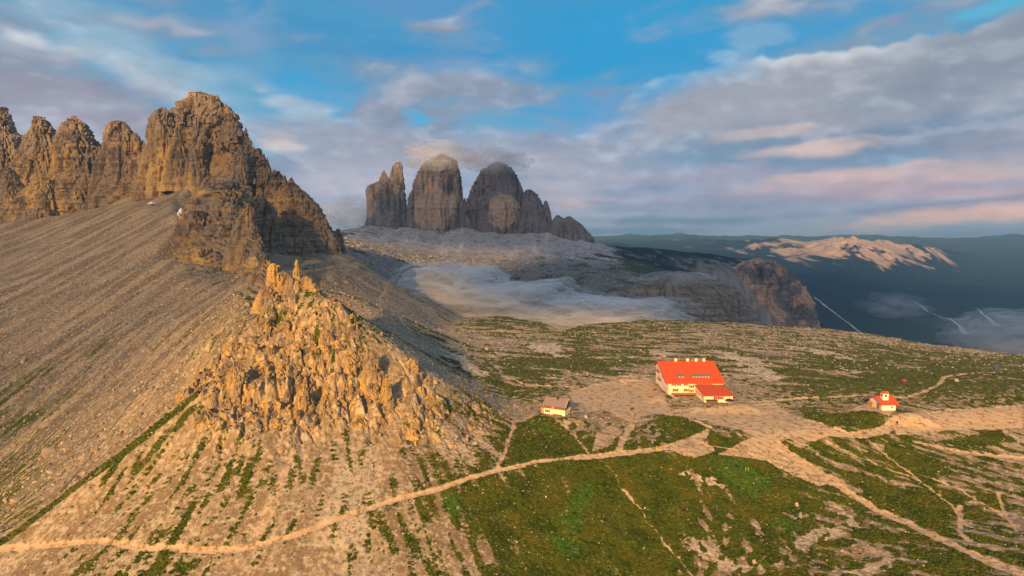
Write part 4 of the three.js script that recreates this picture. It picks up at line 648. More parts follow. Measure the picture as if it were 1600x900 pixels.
{
  const r = rng(5), o = [0, 0, 0], pick = (a, b, n) => lerp(a, b, r());
  const geos = [blockGeo(1, 1.2, 2), blockGeo(2, 1, 2), blockGeo(3, 1.4, 2), blockGeo(4, 0.9, 2)], crag = [[], [], [], []];
  for (let k = 0, n = 0; k < 90000 && n < 2600; k++) {
    const x = pick(-150, 30), z = -pick(195, 300), rk = ROCK.get(x, -z); if (r() > rk * 1.2 - 0.3) continue;
    const clump = ridge(x / 8, z / 20, 2) - 0.45 + 0.25 * n2(x / 3, z / 3) + 1.6 * Math.min(0, fbm(x / 17 + 3, z / 34, 3) + 0.6 * (rk - 0.75) + 0.2); if (clump < r() * 0.45) continue;
    const s = 0.5 + 1.7 * r() ** 3, h = s * pick(0.7, 1.4); paintCrag(x, 0, z, 0, o); const w = pick(0.8, 1.12);
    crag[n++ % 4].push([x, relief(x, z) + 0.12 * h, z, s, h, s * pick(0.7, 1.2), r() * 6.28, pick(-0.2, 0.2), pick(-0.2, 0.2), o[0] * w, o[1] * w, o[2] * w]);
  }
  crag.forEach((l, i) => scatter('crag_blocks', 'jointed blocks breaking out of the near crag face', geos[i], l));
  const sg = [blockGeo(11, 0.75, 1), blockGeo(12, 0.6, 1), blockGeo(13, 0.8, 1)], st = [[], [], []];
  const drop = (x, z, s, k, pale) => { const w = pick(0.75, 1.15), c = pale > r() ? [0.46, 0.39, 0.3] : r() < 0.5 ? [0.36, 0.29, 0.2] : [0.24, 0.2, 0.16]; st[k % 3].push([x, relief(x, z) + 0.1 * s, z, s, s * pick(0.7, 1), s * pick(0.7, 1.2), r() * 6.28, pick(-0.4, 0.4), pick(-0.4, 0.4), c[0] * w, c[1] * w, c[2] * w]); };
  for (let k = 0; k < 105000; k++) { const x = k < 60000 ? pick(-185, 20) : pick(-185, 240), z = -pick(150, 345), g = GRASS.get(x, -z); if (r() < 0.3 + 0.66 * g || (planAt(x, -z, 0) > 0.4 && r() < 0.75) || plots.some(([cx, cz, hx, hz]) => Math.abs(x - cx) < hx + 1 && Math.abs(z - cz) < hz + 1)) continue; drop(x, z, 0.22 + 0.85 * r() ** 5, k, 0.3); }
  for (let k = 0; k < 26000; k++) { const x = pick(-190, 480), z = -pick(345, 700); if (planAt(x, -z, 0) > 0.4) continue; drop(x, z, 0.4 + 1.3 * r() ** 3, k, 0.6); }
  for (let k = 0; k < 30000; k++) { const z = -pick(250, 620), x = pick(-0.95, -0.25) * -z, gy = GREY.get(x, z * -1); if (r() > 0.12 + gy * 0.8 || ROCK.get(x, -z) > 0.5) continue; drop(x, z, 0.5 + 2.6 * r() ** 6, k, 0.15); }
  st.forEach((l, i) => scatter('loose_stones', 'loose pale stones strewn over turf and scree', sg[i], l));
  const far = []; for (let k = 0; k < 16000; k++) { const z = -pick(1200, 2250), x = pick(-0.28, 0.25) * -z; if (VEG.get(x, -z) > 0.6) continue; const s = 2 + 9 * r() ** 5, w = pick(0.7, 1.25); far.push([x, relief(x, z), z, s, s * 0.8, s, r() * 6.28, 0, 0, 0.27 * w, 0.25 * w, 0.24 * w]); }
  scatter('boulder_field', 'grey boulders covering the plain below the far towers', blockGeo(21, 0.8, 1), far);
}
// low dwarf pine and tussocks on the plateau
{
  const r = rng(9), geo = new THREE.IcosahedronGeometry(0.5, 2), p = geo.attributes.position, l = [], pick = (a, b) => lerp(a, b, r());
  for (let i = 0; i < p.count; i++) { const x = p.getX(i), y = p.getY(i), z = p.getZ(i), k = 1 + 0.9 * n3(x * 5 + 7, y * 5, z * 5) * 0.5; p.setXYZ(i, x * k, y * k, z * k); }
  geo.computeVertexNormals();
  for (let k = 0; k < 60000 && l.length < 16000; k++) {
    const D = r() < 0.5 ? pick(300, 480) : pick(340, 680), x = pick(-0.12, 0.86) * D, z = -D; const o = tint(x, z, [0, 0, 0]); if (o[1] < o[0] * 0.98 || o[0] > 0.16 || x > 500 || planAt(x, D, 0) > 0.2 || planAt(x, D, 1) > 0.4 || plots.some(([cx, cz, hx, hz]) => Math.abs(x - cx) < hx + 2 && Math.abs(z - cz) < hz + 2)) continue;
    const s = pick(0.5, 1.9), w = pick(0.7, 1.3); l.push([x, relief(x, z) + 0.05, z, s * 1.3, s * 0.55, s, r() * 6.28, 0, 0, 0.045 * w, 0.06 * w, 0.016 * w]);
  }
  scatter('dwarf_shrubs', 'low dark dwarf shrubs scattered over the plateau turf', geo, l, new THREE.MeshStandardMaterial({ color: 0xffffff, roughness: 1 }));
}

// tussocks of mountain grass on the near slopes
{
  const r = rng(19), geo = new THREE.IcosahedronGeometry(0.5, 1), p = geo.attributes.position, l = [], pick = (a, b) => lerp(a, b, r()), o = [0, 0, 0];
  for (let i = 0; i < p.count; i++) { const x = p.getX(i), y = p.getY(i), z = p.getZ(i), k = 1 + 0.6 * n3(x * 6 + 2, y * 6, z * 6); p.setXYZ(i, x * k, y * k, z * k); }
  geo.computeVertexNormals();
  for (let k = 0; k < 150000 && l.length < 42000; k++) {
    const D = pick(150, 330), x = pick(-0.84, 0.84) * D, z = -D; if (x < -188 || x > 258 || planAt(x, D, 0) > 0.3 || GRASS.get(x, D) < 0.15) continue; tint(x, z, o); if (o[0] > 0.12 || o[1] < o[0] * 0.72 || plots.some(([cx, cz, hx, hz]) => Math.abs(x - cx) < hx + 1 && Math.abs(z - cz) < hz + 1)) continue;
    const s = 0.3 + 0.7 * r() ** 2, w = pick(0.6, 1.5), q = pick(0.85, 1.15); l.push([x, relief(x, z) + 0.04, z, s * 1.2, s * 0.6, s, r() * 6.28, pick(-0.2, 0.2), pick(-0.2, 0.2), o[0] * w * q, o[1] * w, o[2] * w]);
  }
  scatter('grass_tussocks', 'tussocks of olive mountain grass on the near slopes', geo, l, new THREE.MeshPhysicalMaterial({ color: 0xffffff, roughness: 1, specularIntensity: 0.15 }));
}

// ---------------------------------------------------------------- mist banks: soft bodies of cloud, denser towards their middle
function puff(label, px, py, D, rx, ry, rz, seed, layers = 7, alpha = 0.19, tone = 0.97) {
  const c = at(px, py, D), geos = [], v = new THREE.Vector3();
  for (let k = 0; k < layers; k++) {
    const f = lerp(0.25, 1, (k + 1) / layers), g = new THREE.IcosahedronGeometry(1, 26), p = g.attributes.position, col = new Float32Array(p.count * 4);
    for (let i = 0; i < p.count; i++) {
      const x = p.getX(i), y = p.getY(i), z = p.getZ(i), n = 1 + 0.6 * fbm3(x * 1.7 + seed, y * 1.7 + 0.13 * k, z * 1.7, 4) + 0.12 * n3(x * 9 + seed, y * 9, z * 9 + k);
      p.setXYZ(i, x * f * n * rx, y * f * n * ry, z * f * n * rz);
      const a = alpha * clamp(0.75 + 1.3 * n3(x * 2.5 + seed * 3, y * 2.5, z * 2.5 + k * 0.6)); col[i * 4] = col[i * 4 + 1] = col[i * 4 + 2] = 1; col[i * 4 + 3] = a;
    }
    g.setAttribute('color', new THREE.BufferAttribute(col, 4)); g.deleteAttribute('uv'); const nn = g.attributes.normal; for (let i = 0; i < nn.count; i++) { v.fromBufferAttribute(nn, i); v.y += 0.9; v.normalize(); nn.setXYZ(i, v.x, v.y, v.z); } geos.push(g);
  }
  const m = new THREE.Mesh(mergeGeometries(geos), new THREE.MeshPhysicalMaterial({ color: new THREE.Color().setRGB(tone, tone, tone), vertexColors: true, transparent: true, roughness: 1, specularIntensity: 0, transmission: 0.15, depthWrite: false }));
  m.position.copy(c); m.name = numbered('cloud'); m.userData = { label, category: 'cloud', kind: 'stuff' }; m.castShadow = m.receiveShadow = true; scene.add(m);
}
puff('tall left end of the white mist bank in the valley', 705, 456, 1080, 100, 46, 90, 1.3, 5, 0.3);
puff('middle of the white mist bank in the valley', 815, 478, 1040, 130, 35, 100, 5.1, 5, 0.3);
puff('right end of the white mist bank in the valley', 940, 492, 980, 120, 27, 90, 9.7, 5, 0.3);
puff('thin wisp of mist over the banded cliff', 1055, 436, 1380, 95, 14, 50, 3.3, 3, 0.12);
puff('thin veil of mist low on the banded cliff', 1010, 478, 1240, 110, 16, 50, 13.3, 2, 0.12);
puff('cloud wrapping the top of the tallest far tower', 688, 244, 2310, 150, 46, 90, 7.2, 5, 0.12, 1);
puff('cloud wrapping the top of the domed far tower', 777, 252, 2310, 125, 40, 90, 11.2, 5, 0.11, 1);
puff('grey cloud hiding the slope left of the far towers', 552, 338, 2500, 130, 60, 120, 2.9, 5, 0.12, 0.95);
puff('mist at right edge rising from the deep valley', 1585, 520, 2600, 260, 90, 160, 4.4, 5, 0.12);
puff('small wisp drifting over the dark valley', 1400, 478, 3600, 190, 60, 120, 6.6, 4, 0.05);
scene.fog = new THREE.FogExp2(new THREE.Color().setRGB(0.34, 0.68, 1), 6e-5);

// unseen cloud banks added beyond the picture, to cast shade on the towers, the far plateau and the deep valley
for (const [label, x, y, z, rx, ry, rz, s, thin] of [
  ['cloud bank behind the viewpoint, shading the far towers', -850, 1400, 1500, 1250, 210, 160, 0],
  ['cloud bank behind the viewpoint, shading the boulder plain', -450, 1012, 1500, 600, 272, 120, 4],
  ['cloud bank behind the viewpoint, shading the deep valley', 750, 2000, 2820, 2400, 400, 2000, 8],
  ['added unseen thin cloud veil behind the viewpoint, dimming the left scree', -1270, 740, 1500, 510, 280, 120, 12, 0.33]]) {
  const g = new THREE.IcosahedronGeometry(1, 40), p = g.attributes.position;
  for (let i = 0; i < p.count; i++) { const a = p.getX(i), b = p.getY(i), c = p.getZ(i), n = 1 + 0.16 * fbm3(a * 2.2 + s, b * 2.2, c * 2.2, 4); p.setXYZ(i, a * n * rx, b * n * ry, c * n * rz); }
  g.computeVertexNormals();
  const m = new THREE.Mesh(g, new THREE.MeshPhysicalMaterial({ color: new THREE.Color().setRGB(0.9, 0.9, 0.9), roughness: 1, specularIntensity: 0, side: THREE.DoubleSide, transparent: !!thin, opacity: thin ?? 1 }));
  m.name = numbered('cloud'); m.userData = { kind: 'stuff', label, category: 'cloud' };
  m.position.set(x, y, z); scene.add(shadows(m));
}

// ---------------------------------------------------------------- houses
const paintOf = (r, g, b, rough = 0.9) => new THREE.MeshPhysicalMaterial({ color: new THREE.Color().setRGB(r, g, b), roughness: rough, specularIntensity: 0.4 });
function grainy(r, g, b, vary, sx, sy, seed, rough = 0.9) {                // a wall or roof finish with fine uneven colour
  const N = 256, d = new Uint8Array(N * N * 4), enc = (v) => Math.round(255 * clamp(v <= 0.0031308 ? v * 12.92 : 1.055 * v ** (1 / 2.4) - 0.055));
  for (let y = 0; y < N; y++) for (let x = 0; x < N; x++) { const n = 1 + vary * (1.2 * fbm(x / sx + seed, y / sy, 4) + 0.35 * n2(x * 1.7, y * 1.7)), o = (y * N + x) * 4; d[o] = enc(r * n); d[o + 1] = enc(g * n); d[o + 2] = enc(b * n); d[o + 3] = 255; }
  const t = new THREE.DataTexture(d, N, N); t.colorSpace = THREE.SRGBColorSpace; t.wrapS = t.wrapT = THREE.MirroredRepeatWrapping; t.magFilter = THREE.LinearFilter; t.repeat.set(0.08, 0.08); t.needsUpdate = true;
  return new THREE.MeshPhysicalMaterial({ map: t, roughness: rough, specularIntensity: 0.4 });
}
const M = {
  render: grainy(0.74, 0.68, 0.52, 0.12, 30, 30, 1), white: grainy(0.78, 0.76, 0.72, 0.1, 30, 30, 4), roof: grainy(0.64, 0.09, 0.026, 0.4, 5, 44, 7, 0.8), ridge: paintOf(0.5, 0.07, 0.02), shingle: grainy(0.26, 0.2, 0.17, 0.5, 6, 4, 3), slate: grainy(0.24, 0.19, 0.19, 0.55, 5, 4, 12), red: paintOf(0.62, 0.02, 0.02, 0.6), glass: new THREE.MeshPhysicalMaterial({ color: new THREE.Color().setRGB(0.05, 0.055, 0.06), roughness: 0.15 }), frame: paintOf(0.75, 0.72, 0.66), wood: grainy(0.2, 0.1, 0.045, 0.4, 4, 60, 5), woodPale: grainy(0.5, 0.27, 0.1, 0.3, 4, 60, 9), woodDark: grainy(0.07, 0.045, 0.03, 0.4, 4, 60, 2), stone: grainy(0.42, 0.36, 0.29, 0.45, 9, 9, 6), metal: new THREE.MeshPhysicalMaterial({ color: 0x555555, roughness: 0.5, metalness: 0.7 }), dark: paintOf(0.02, 0.02, 0.025), canvas: paintOf(0.035, 0.035, 0.05),
};
const box = (w, h, d, x = 0, y = 0, z = 0) => { const g = new THREE.BoxGeometry(w, h, d); g.translate(x, y, z); return worldUV(g); };
function worldUV(g) { const p = g.attributes.position, n = g.attributes.normal, uv = g.attributes.uv; for (let i = 0; i < p.count; i++) { const ax = Math.abs(n.getX(i)), ay = Math.abs(n.getY(i)); ax > 0.7 ? uv.setXY(i, p.getZ(i), p.getY(i)) : ay > 0.7 ? uv.setXY(i, p.getX(i), p.getZ(i)) : uv.setXY(i, p.getX(i), p.getY(i)); } return g; }
function prism(pts, x0, x1) {                                              // outline in (z, y), drawn out along x
  const s = new THREE.Shape(pts.map(([z, y]) => new THREE.Vector2(-z, y))), g = new THREE.ExtrudeGeometry(s, { depth: x1 - x0, bevelEnabled: false }); g.rotateY(Math.PI / 2); g.translate(x0, 0, 0); return worldUV(g);
}
function slope(z0, y0, z1, y1, x0, x1, th) { return prism([[z0, y0], [z1, y1], [z1, y1 + th], [z0, y0 + th]], x0, x1); }
// a window: pane, frame round it, red shutters. face: 'z' looks to +z, 'x' looks to -x
function windowOn(parent, face, x, y, z, w, h, shutters = true) {
  const g = new THREE.Group(); g.name = 'window'; g.position.set(x, y, z); if (face === 'x') g.rotation.y = -Math.PI / 2; parent.add(g);
  part('pane', box(w, h, 0.06), M.glass, g);
  part('frame', mergeGeometries([box(w + 0.2, 0.1, 0.12, 0, h / 2 + 0.05, 0.02), box(w + 0.2, 0.1, 0.16, 0, -h / 2 - 0.05, 0.03), box(0.1, h, 0.12, w / 2 + 0.05, 0, 0.02), box(0.1, h, 0.12, -w / 2 - 0.05, 0, 0.02), box(0.07, h, 0.1, 0, 0, 0.02)]), M.frame, g);
  if (shutters) for (const s of [-1, 1]) part('shutter', box(w * 0.55, h + 0.15, 0.07, s * (w * 0.5 + 0.12 + w * 0.28), 0, 0.09), M.red, g);
  return g;
}
{ // the big hut
  const X0 = 75, X1 = 101.5, ZF = -303, ZB = -329, h = thing('mountain_hut', 'large white mountain hut with orange-red gabled roof and red shutters', 'hut', null, [X0, 0, ZF]);
  const W = X1 - X0, L = ZF - ZB, R = 18.2;                               // local: x to the right, z from 0 (front) to -L; ridge at -R
  const wall = part('wall', prism([[0, -1.5], [0, 5.7], [-R, 12.35], [-L, 9.35], [-L, -1.5]], 0, W), M.white, h);
  part('front_render', box(W - 0.02, 5.6, 0.05, W / 2, 2.8, 0.026), M.render, h);
  const roof = part('roof', mergeGeometries([slope(-R, 12.42, 1.0, 5.42, -1.3, W + 0.9, 0.28), slope(-L - 1, 9.0, -R, 12.42, -1.3, W + 0.9, 0.28)]), M.roof, h);
  part('ridge_cap', box(W + 2.2, 0.16, 0.5, W / 2 - 0.2, 12.78, -R), M.ridge, roof);
  part('barge_board', slope(-R, 12.1, 1.0, 5.12, -1.36, -1.26, 0.4), M.wood, roof); part('barge_board', slope(-L - 1, 8.7, -R, 12.1, -1.36, -1.26, 0.4), M.wood, roof);
  for (const cx of [8.1, 14.1, 18.4, 22.4]) { const c = part('chimney', box(1.25, 2.6, 1.1, cx, 12.9, -R - 0.2), M.render, roof); part('chimney_cap', box(1.45, 0.16, 1.3, cx, 14.28, -R - 0.2), M.ridge, c); }
  for (const [a, b, n] of [[5.7, 8.9, 2], [12.5, 21.4, 6]]) {              // shed dormers
    const y0 = 7.0, g = part('dormer', mergeGeometries([prism([[-3.9, y0 - 0.3], [-3.9, y0 + 1.05], [-8.2, y0 + 1.5], [-8.2, y0 + 1.0]], a, b)]), M.shingle, h);
    part('dormer_roof', slope(-8.5, y0 + 1.62, -3.3, y0 + 1.0, a - 0.4, b + 0.4, 0.12), M.shingle, g);
    for (let k = 0; k < n; k++) part('dormer_window', box(0.55, 0.5, 0.06, lerp(a, b, (k + 0.5) / n), y0 + 0.62, -3.87), M.frame, g);
  }
  for (const [x, y, w] of [[2.7, 4.75, 0.9], [5.1, 4.75, 0.9], [8.7, 4.75, 0.9], [14.6, 4.95, 0.9], [16.3, 4.95, 0.9], [18.4, 4.95, 0.9], [20.2, 4.95, 0.9], [3.6, 2.1, 1.2], [8.8, 2.1, 1.0], [11.3, 3.9, 1.0], [11.3, 1.8, 0.9]]) windowOn(h, 'z', x, y, 0.07, w, y > 4.5 ? 0.85 : 1.2);
  for (const [z, y, w] of [[-22.5, 3.2, 1], [-20.2, 3.2, 1], [-12.5, 3.2, 1], [-8.2, 1.9, 0.95], [-6.0, 1.9, 0.95], [-3.6, 1.9, 0.95], [-17.5, 6.6, 1], [-11.5, 6.4, 1], [-22, 6.6, 1], [-8, 6, 0.8]]) windowOn(h, 'x', -0.04, y, z, w, 1.3);
  for (const [z, y, l] of [[-20, 8.4, 6], [-14.5, 5.0, 3]]) {             // timber balconies on the gable
    const b = part('balcony', box(1.3, 0.16, l, -0.66, y - 1, z), M.wood, h); part('balcony_rail', box(0.1, 0.9, l, -1.25, y - 0.4, z), M.woodPale, b);
    for (const s of [-1, 1]) part('balcony_post', box(0.14, 2.4, 0.14, -1.22, y + 0.1, z + s * l / 2), M.wood, b);
  }
  part('downpipe', new THREE.CylinderGeometry(0.08, 0.08, 5.6, 8).translate(0.2, 2.8, 0.16), M.wood, h);
  const deck = part('terrace', box(11, 0.25, 3.2, 7, 0.75, 1.7), M.wood, h);
  for (let k = 0; k < 6; k++) part('plank', box(10.9, 0.05, 0.46, 7, 0.9, 0.42 + k * 0.52), M.woodPale, deck);
  for (let k = 0; k < 5; k++) part('terrace_post', box(0.18, 1.8, 0.18, 1.8 + k * 2.6, 0.6, 3.2), M.wood, deck);
  part('terrace_rail', box(10.8, 0.14, 0.1, 7, 1.48, 3.2), M.woodPale, deck); part('terrace_skirt', box(10.8, 1.1, 0.1, 7, 0.1, 3.08), M.woodDark, deck);
  for (let k = 0; k < 3; k++) part('step', box(1.6, 0.25, 0.5, 1.2, 0.55 - k * 0.25, 3.5 + k * 0.5), M.woodPale, deck);
}
{ // the annex in front of it
  const h = thing('hut_annex', 'low annex with flat orange-red roof in front of the big hut', 'annex', null, [88, 0, -288]);
  part('wall', prism([[0, -1.5], [0, 3.2], [-14.94, 4.5], [-14.94, -1.5]], 0, 13), M.render, h);
  const r = part('roof', slope(-14.9, 4.6, 0.9, 3.15, -0.5, 13.6, 0.22), M.roof, h); part('fascia', box(14.1, 0.25, 0.06, 6.55, 3.22, 0.95), M.ridge, r);
  windowOn(h, 'z', 5.4, 2.1, 0.04, 1.0, 1.25); windowOn(h, 'z', 7.6, 2.1, 0.04, 1.0, 1.25);
  for (const z of [-3, -6.8, -10.4, -13.4]) windowOn(h, 'x', -0.04, 2.2, z, 0.9, 1.2);
  const d = part('porch', box(5.2, 0.16, 2.2, 2.9, 1.35, 1.2), M.woodDark, h); part('porch_front', box(5.2, 0.28, 0.1, 2.9, 1.1, 2.3), M.wood, d);
  for (let k = 0; k < 4; k++) part('plank', box(5.2, 0.2, 0.08, 2.9, 0.12 + k * 0.27, 2.3), M.wood, d); for (const x of [0.35, 5.45]) part('porch_post', box(0.16, 1.5, 0.16, x, 0.55, 2.3), M.wood, d);
}
{ // the chapel
  const h = thing('chapel', 'small white chapel with orange-red roof and little bell turret', 'chapel', null, [161.4, 0, -274]);
  part('wall', prism([[0, -1], [0, 2.8], [-5, 5.1], [-10, 2.8], [-10, -1]], 0, 5.8), M.white, h);
  part('roof', mergeGeometries([slope(-5, 5.16, 0.7, 2.54, -0.9, 7.2, 0.18), slope(-10.7, 2.54, -5, 5.16, -0.9, 7.2, 0.18)]), M.roof, h);
  const t = part('bell_turret', box(2.5, 4, 2, 2.6, 5.0, -3.2), M.white, h);
  part('turret_roof', mergeGeometries([slope(-3.2, 7.75, -1.9, 7.0, 1.1, 4.1, 0.14), slope(-4.5, 7.0, -3.2, 7.75, 1.1, 4.1, 0.14)]), M.roof, t); part('bell_opening', box(0.7, 1.1, 0.06, 2.6, 6.0, -2.19), M.dark, t); part('bell_opening', box(0.06, 1.1, 0.7, 1.34, 6.0, -3.2), M.dark, t); part('cross', mergeGeometries([box(0.08, 1, 0.08, 2.6, 8.4, -3.2), box(0.5, 0.08, 0.08, 2.6, 8.55, -3.2)]), M.metal, t);
  const d = part('door', box(0.08, 2.5, 3.2, -0.02, 1.15, -3.0), M.woodPale, h); part('handle', box(0.06, 0.2, 0.08, -0.09, 1.1, -3.0), M.metal, d); part('post', box(0.3, 2.6, 0.3, -0.6, 1.2, -1.0), M.woodPale, h);
  windowOn(h, 'x', -0.04, 1.7, -7.6, 0.8, 0.9, false); windowOn(h, 'z', 4.2, 1.5, 0.04, 0.7, 0.9, false); windowOn(h, 'x', -0.04, 1.5, -0.75, 0.5, 0.8, false);
  part('lean_to', box(1.2, 2.2, 4, -0.62, 0.7, -7.8), M.woodPale, h); part('plinth', box(6.1, 0.5, 10.3, 2.9, -0.1, -5), M.stone, h);
}
{ // the old stone hut above the trail
  const h = thing('stone_hut', 'old cream and timber hut with weathered grey shingle roof', 'hut', null, [13.6, 0, -269.6], -0.47);
  part('wall', box(9.8, 4, 5.6, 4.9, 0.7, -2.8), M.render, h); part('timber_storey', prism([[0.06, 2.5], [0.06, 4.25], [-2.86, 6.55], [-5.66, 4.25], [-5.66, 2.5]], -0.06, 9.86), M.wood, h);
  const r = part('roof', mergeGeometries([slope(-2.86, 6.62, 0.7, 3.8, -0.4, 10.3, 0.2), slope(-6.4, 3.8, -2.86, 6.62, -0.4, 10.3, 0.2)]), M.slate, h);
  const c = part('chimney', box(0.8, 1.7, 0.8, 5.6, 6.7, -2.4), M.woodDark, r); part('flue', new THREE.CylinderGeometry(0.14, 0.14, 0.9, 8).translate(5.6, 7.9, -2.4), M.metal, c);
  windowOn(h, 'z', 1.8, 1.35, 0.05, 0.9, 1.1); windowOn(h, 'z', 4.3, 3.4, 0.1, 0.6, 0.9);
  part('lean_to', box(1.6, 2.5, 3, -0.85, 0.9, -2.4), M.woodPale, h); part('barge_board', slope(-2.86, 6.4, 0.7, 3.58, 10.3, 10.38, 0.5), M.frame, r); part('bench', box(4, 0.4, 0.5, 6.5, 0.25, 0.5), M.wood, h);
}
const onGround = (px, py) => { const [x, d] = ground(px, py, 120, 1100); return [x, relief(x, -d), -d]; };

// ---------------------------------------------------------------- things round the houses
{ // parasol
  const p = thing('parasol', 'dark open parasol at right corner of the annex', 'parasol', null, [98.4, 0, -284.6]);
  part('pole', new THREE.CylinderGeometry(0.05, 0.05, 2.7, 8).translate(0, 1.35, 0), M.frame, p); part('canopy', new THREE.ConeGeometry(1.95, 0.8, 8, 1, true).translate(0, 2.4, 0), M.canvas, p); part('base', new THREE.CylinderGeometry(0.4, 0.45, 0.15, 12).translate(0, 0.05, 0), M.stone, p);
  for (let k = 0; k < 8; k++) part('valance', box(1.48, 0.25, 0.03, 0, 0, 1.8).rotateY(k * Math.PI / 4 + Math.PI / 8).translate(0, 1.9, 0), M.canvas, p);
}
function stoneWall(label, a, b, h, seed) {
  const w = thing('stone_wall', label, 'wall', 'low dry stone walls round the big hut', [a[0], relief(a[0], a[1]) - 0.1, a[1]], -Math.atan2(b[1] - a[1], b[0] - a[0])), len = Math.hypot(b[0] - a[0], b[1] - a[1]), r = rng(seed), geos = [0, 1, 2].map((k) => blockGeo(60 + k, 0.8, 1));
  for (let row = 0; row < Math.round(h / 0.5); row++) for (let x = (row % 2) * 0.4; x < len; x += 0.95) { const s = part('stone', geos[Math.floor(r() * 3)], M.stone, w); s.position.set(x, 0.3 + row * 0.46, 0); s.scale.set(1.5, 1.05, 1.4); s.rotation.y = r() * 6; }
}
stoneWall('dry stone wall running left behind the big hut', [58, -336], [73, -334], 1.2, 1); stoneWall('low stone edging in front of the hut terrace', [79, -291], [86, -290], 0.5, 2); stoneWall('short stone wall beside the hut terrace steps', [75.5, -299], [78, -293], 0.6, 3); stoneWall('stone wall end by the path left of the big hut', [57.5, -336], [59.5, -327], 0.8, 4);
for (const [label, px, py, turn, len] of [['long timber beams lying along the white gable wall', 1026, 605, 1.35, 6], ['pale timber beams beside the dirt yard', 1021, 612, 0.9, 4], ['short timber beams near the hut corner', 1015, 621, 0.4, 2.5]]) {
  const t = thing('timber_stack', label, 'timber', 'timber beams left of the big hut', onGround(px, py), turn);
  for (let k = 0; k < 5; k++) part('beam', box(len, 0.26, 0.28, 0.1 * k, 0.1 + (k > 2 ? 0.27 : 0), (k % 3) * 0.34 + (k > 2 ? 0.17 : 0)), k % 2 ? M.woodPale : M.wood, t);
}
for (const [label, px, py, turn] of [['dark wooden bench in front of the hut terrace', 1054, 636, -0.4], ['wooden bench on the dirt yard near rocks', 988, 640, 0.8], ['wooden bench beside the signpost', 900, 646, 0.2]]) {
  const b = thing('bench', label, 'bench', 'benches in the hut yard', onGround(px, py), turn);
  part('seat', box(2.4, 0.1, 0.5, 0, 0.48, 0), M.woodDark, b); part('backrest', box(2.4, 0.4, 0.08, 0, 0.85, -0.26), M.woodDark, b); for (const x of [-1, 1]) part('leg', box(0.12, 0.5, 0.5, x, 0.22, 0), M.wood, b);
}
{ const s = thing('signpost', 'yellow trail signpost right of the stone hut', 'signpost', null, onGround(888, 651)); part('post', new THREE.CylinderGeometry(0.07, 0.08, 3, 8).translate(0, 1.4, 0), M.woodPale, s); for (const [y, x] of [[2.6, 0.5], [2.25, -0.5], [1.9, 0.5]]) part('board', box(1.1, 0.26, 0.05, x, y, 0.08), paintOf(0.7, 0.42, 0.03), s); }
for (const [label, px, py, c, w] of [['small pink-red tent on the plateau turf', 1413, 596, [0.5, 0.03, 0.06], 1.5], ['low blue tent near the far plateau rim', 1558, 576, [0.03, 0.11, 0.4], 2.6]]) {
  const t = thing('tent', label, 'tent', null, onGround(px, py), 0.3), g = new THREE.SphereGeometry(1, 16, 8, 0, Math.PI * 2, 0, Math.PI / 2); g.scale(w, 1.1, 1.2);
  part('canopy', g, paintOf(...c), t); part('door', new THREE.CircleGeometry(0.5, 3).rotateZ(Math.PI / 2).translate(0, 0.35, 1.22), M.canvas, t); for (const s of [-1, 1]) part('pole', new THREE.TorusGeometry(1, 0.03, 6, 20, Math.PI).scale(w, 1.13, 1).rotateY(s * 0.4), M.metal, t);
}
// people: one continuous body each
function bodyGeo(joints) {                                                // joints: [[ax, ay, az, ra], [bx, by, bz, rb]] tapered bones
  const N = 44, mc = new MarchingCubes(N, new THREE.MeshBasicMaterial(), false, false, 40000), S = 1.0; mc.isolation = 0;
  for (let k = 0; k < N; k++) for (let j = 0; j < N; j++) for (let i = 0; i < N; i++) {
    const x = ((i - N / 2) / (N / 2)) * S, y = ((j - N / 2) / (N / 2)) * S, z = ((k - N / 2) / (N / 2)) * S; let d = 9;
    for (const [a, b] of joints) { const bx = b[0] - a[0], by = b[1] - a[1], bz = b[2] - a[2], t = clamp(((x - a[0]) * bx + (y - a[1]) * by + (z - a[2]) * bz) / (bx * bx + by * by + bz * bz + 1e-9)), q = Math.hypot(x - a[0] - bx * t, y - a[1] - by * t, z - a[2] - bz * t) - lerp(a[3], b[3], t), h = Math.max(0.05 - Math.abs(d - q), 0) / 0.05; d = Math.min(d, q) - h * h * 0.0125; }
    mc.field[i + j * N + k * N * N] = -d;
  }
  mc.update(); const n = mc.count, g = new THREE.BufferGeometry(); g.setAttribute('position', new THREE.BufferAttribute(mc.positionArray.slice(0, n * 3), 3)); g.setAttribute('normal', new THREE.BufferAttribute(mc.normalArray.slice(0, n * 3), 3)); g.translate(0, 0.9, 0); return g;
}
const walker = bodyGeo([[[0, 0.7, 0.02, 0.1], [0, 0.8, 0.03, 0.085]], [[0, 0.55, 0, 0.06], [0, 0.7, 0.02, 0.06]], [[0, 0.5, 0, 0.16], [0, 0.05, 0, 0.14]], [[-0.17, 0.5, 0, 0.07], [0.17, 0.5, 0, 0.07]], [[-0.22, 0.5, 0, 0.06], [-0.27, 0.2, -0.08, 0.05]], [[-0.27, 0.2, -0.08, 0.045], [-0.26, -0.02, 0.04, 0.035]], [[0.22, 0.5, 0, 0.06], [0.27, 0.2, 0.05, 0.05]], [[0.27, 0.2, 0.05, 0.045], [0.25, 0, 0.2, 0.035]], [[-0.09, 0, 0, 0.1], [-0.1, -0.42, 0.1, 0.07]], [[-0.1, -0.42, 0.1, 0.065], [-0.1, -0.82, 0.04, 0.045]], [[-0.1, -0.85, 0.02, 0.05], [-0.1, -0.86, 0.18, 0.04]], [[0.09, 0, 0, 0.1], [0.1, -0.42, -0.04, 0.07]], [[0.1, -0.42, -0.04, 0.065], [0.1, -0.8, -0.2, 0.045]], [[0.1, -0.84, -0.22, 0.05], [0.1, -0.86, -0.06, 0.04]]]);
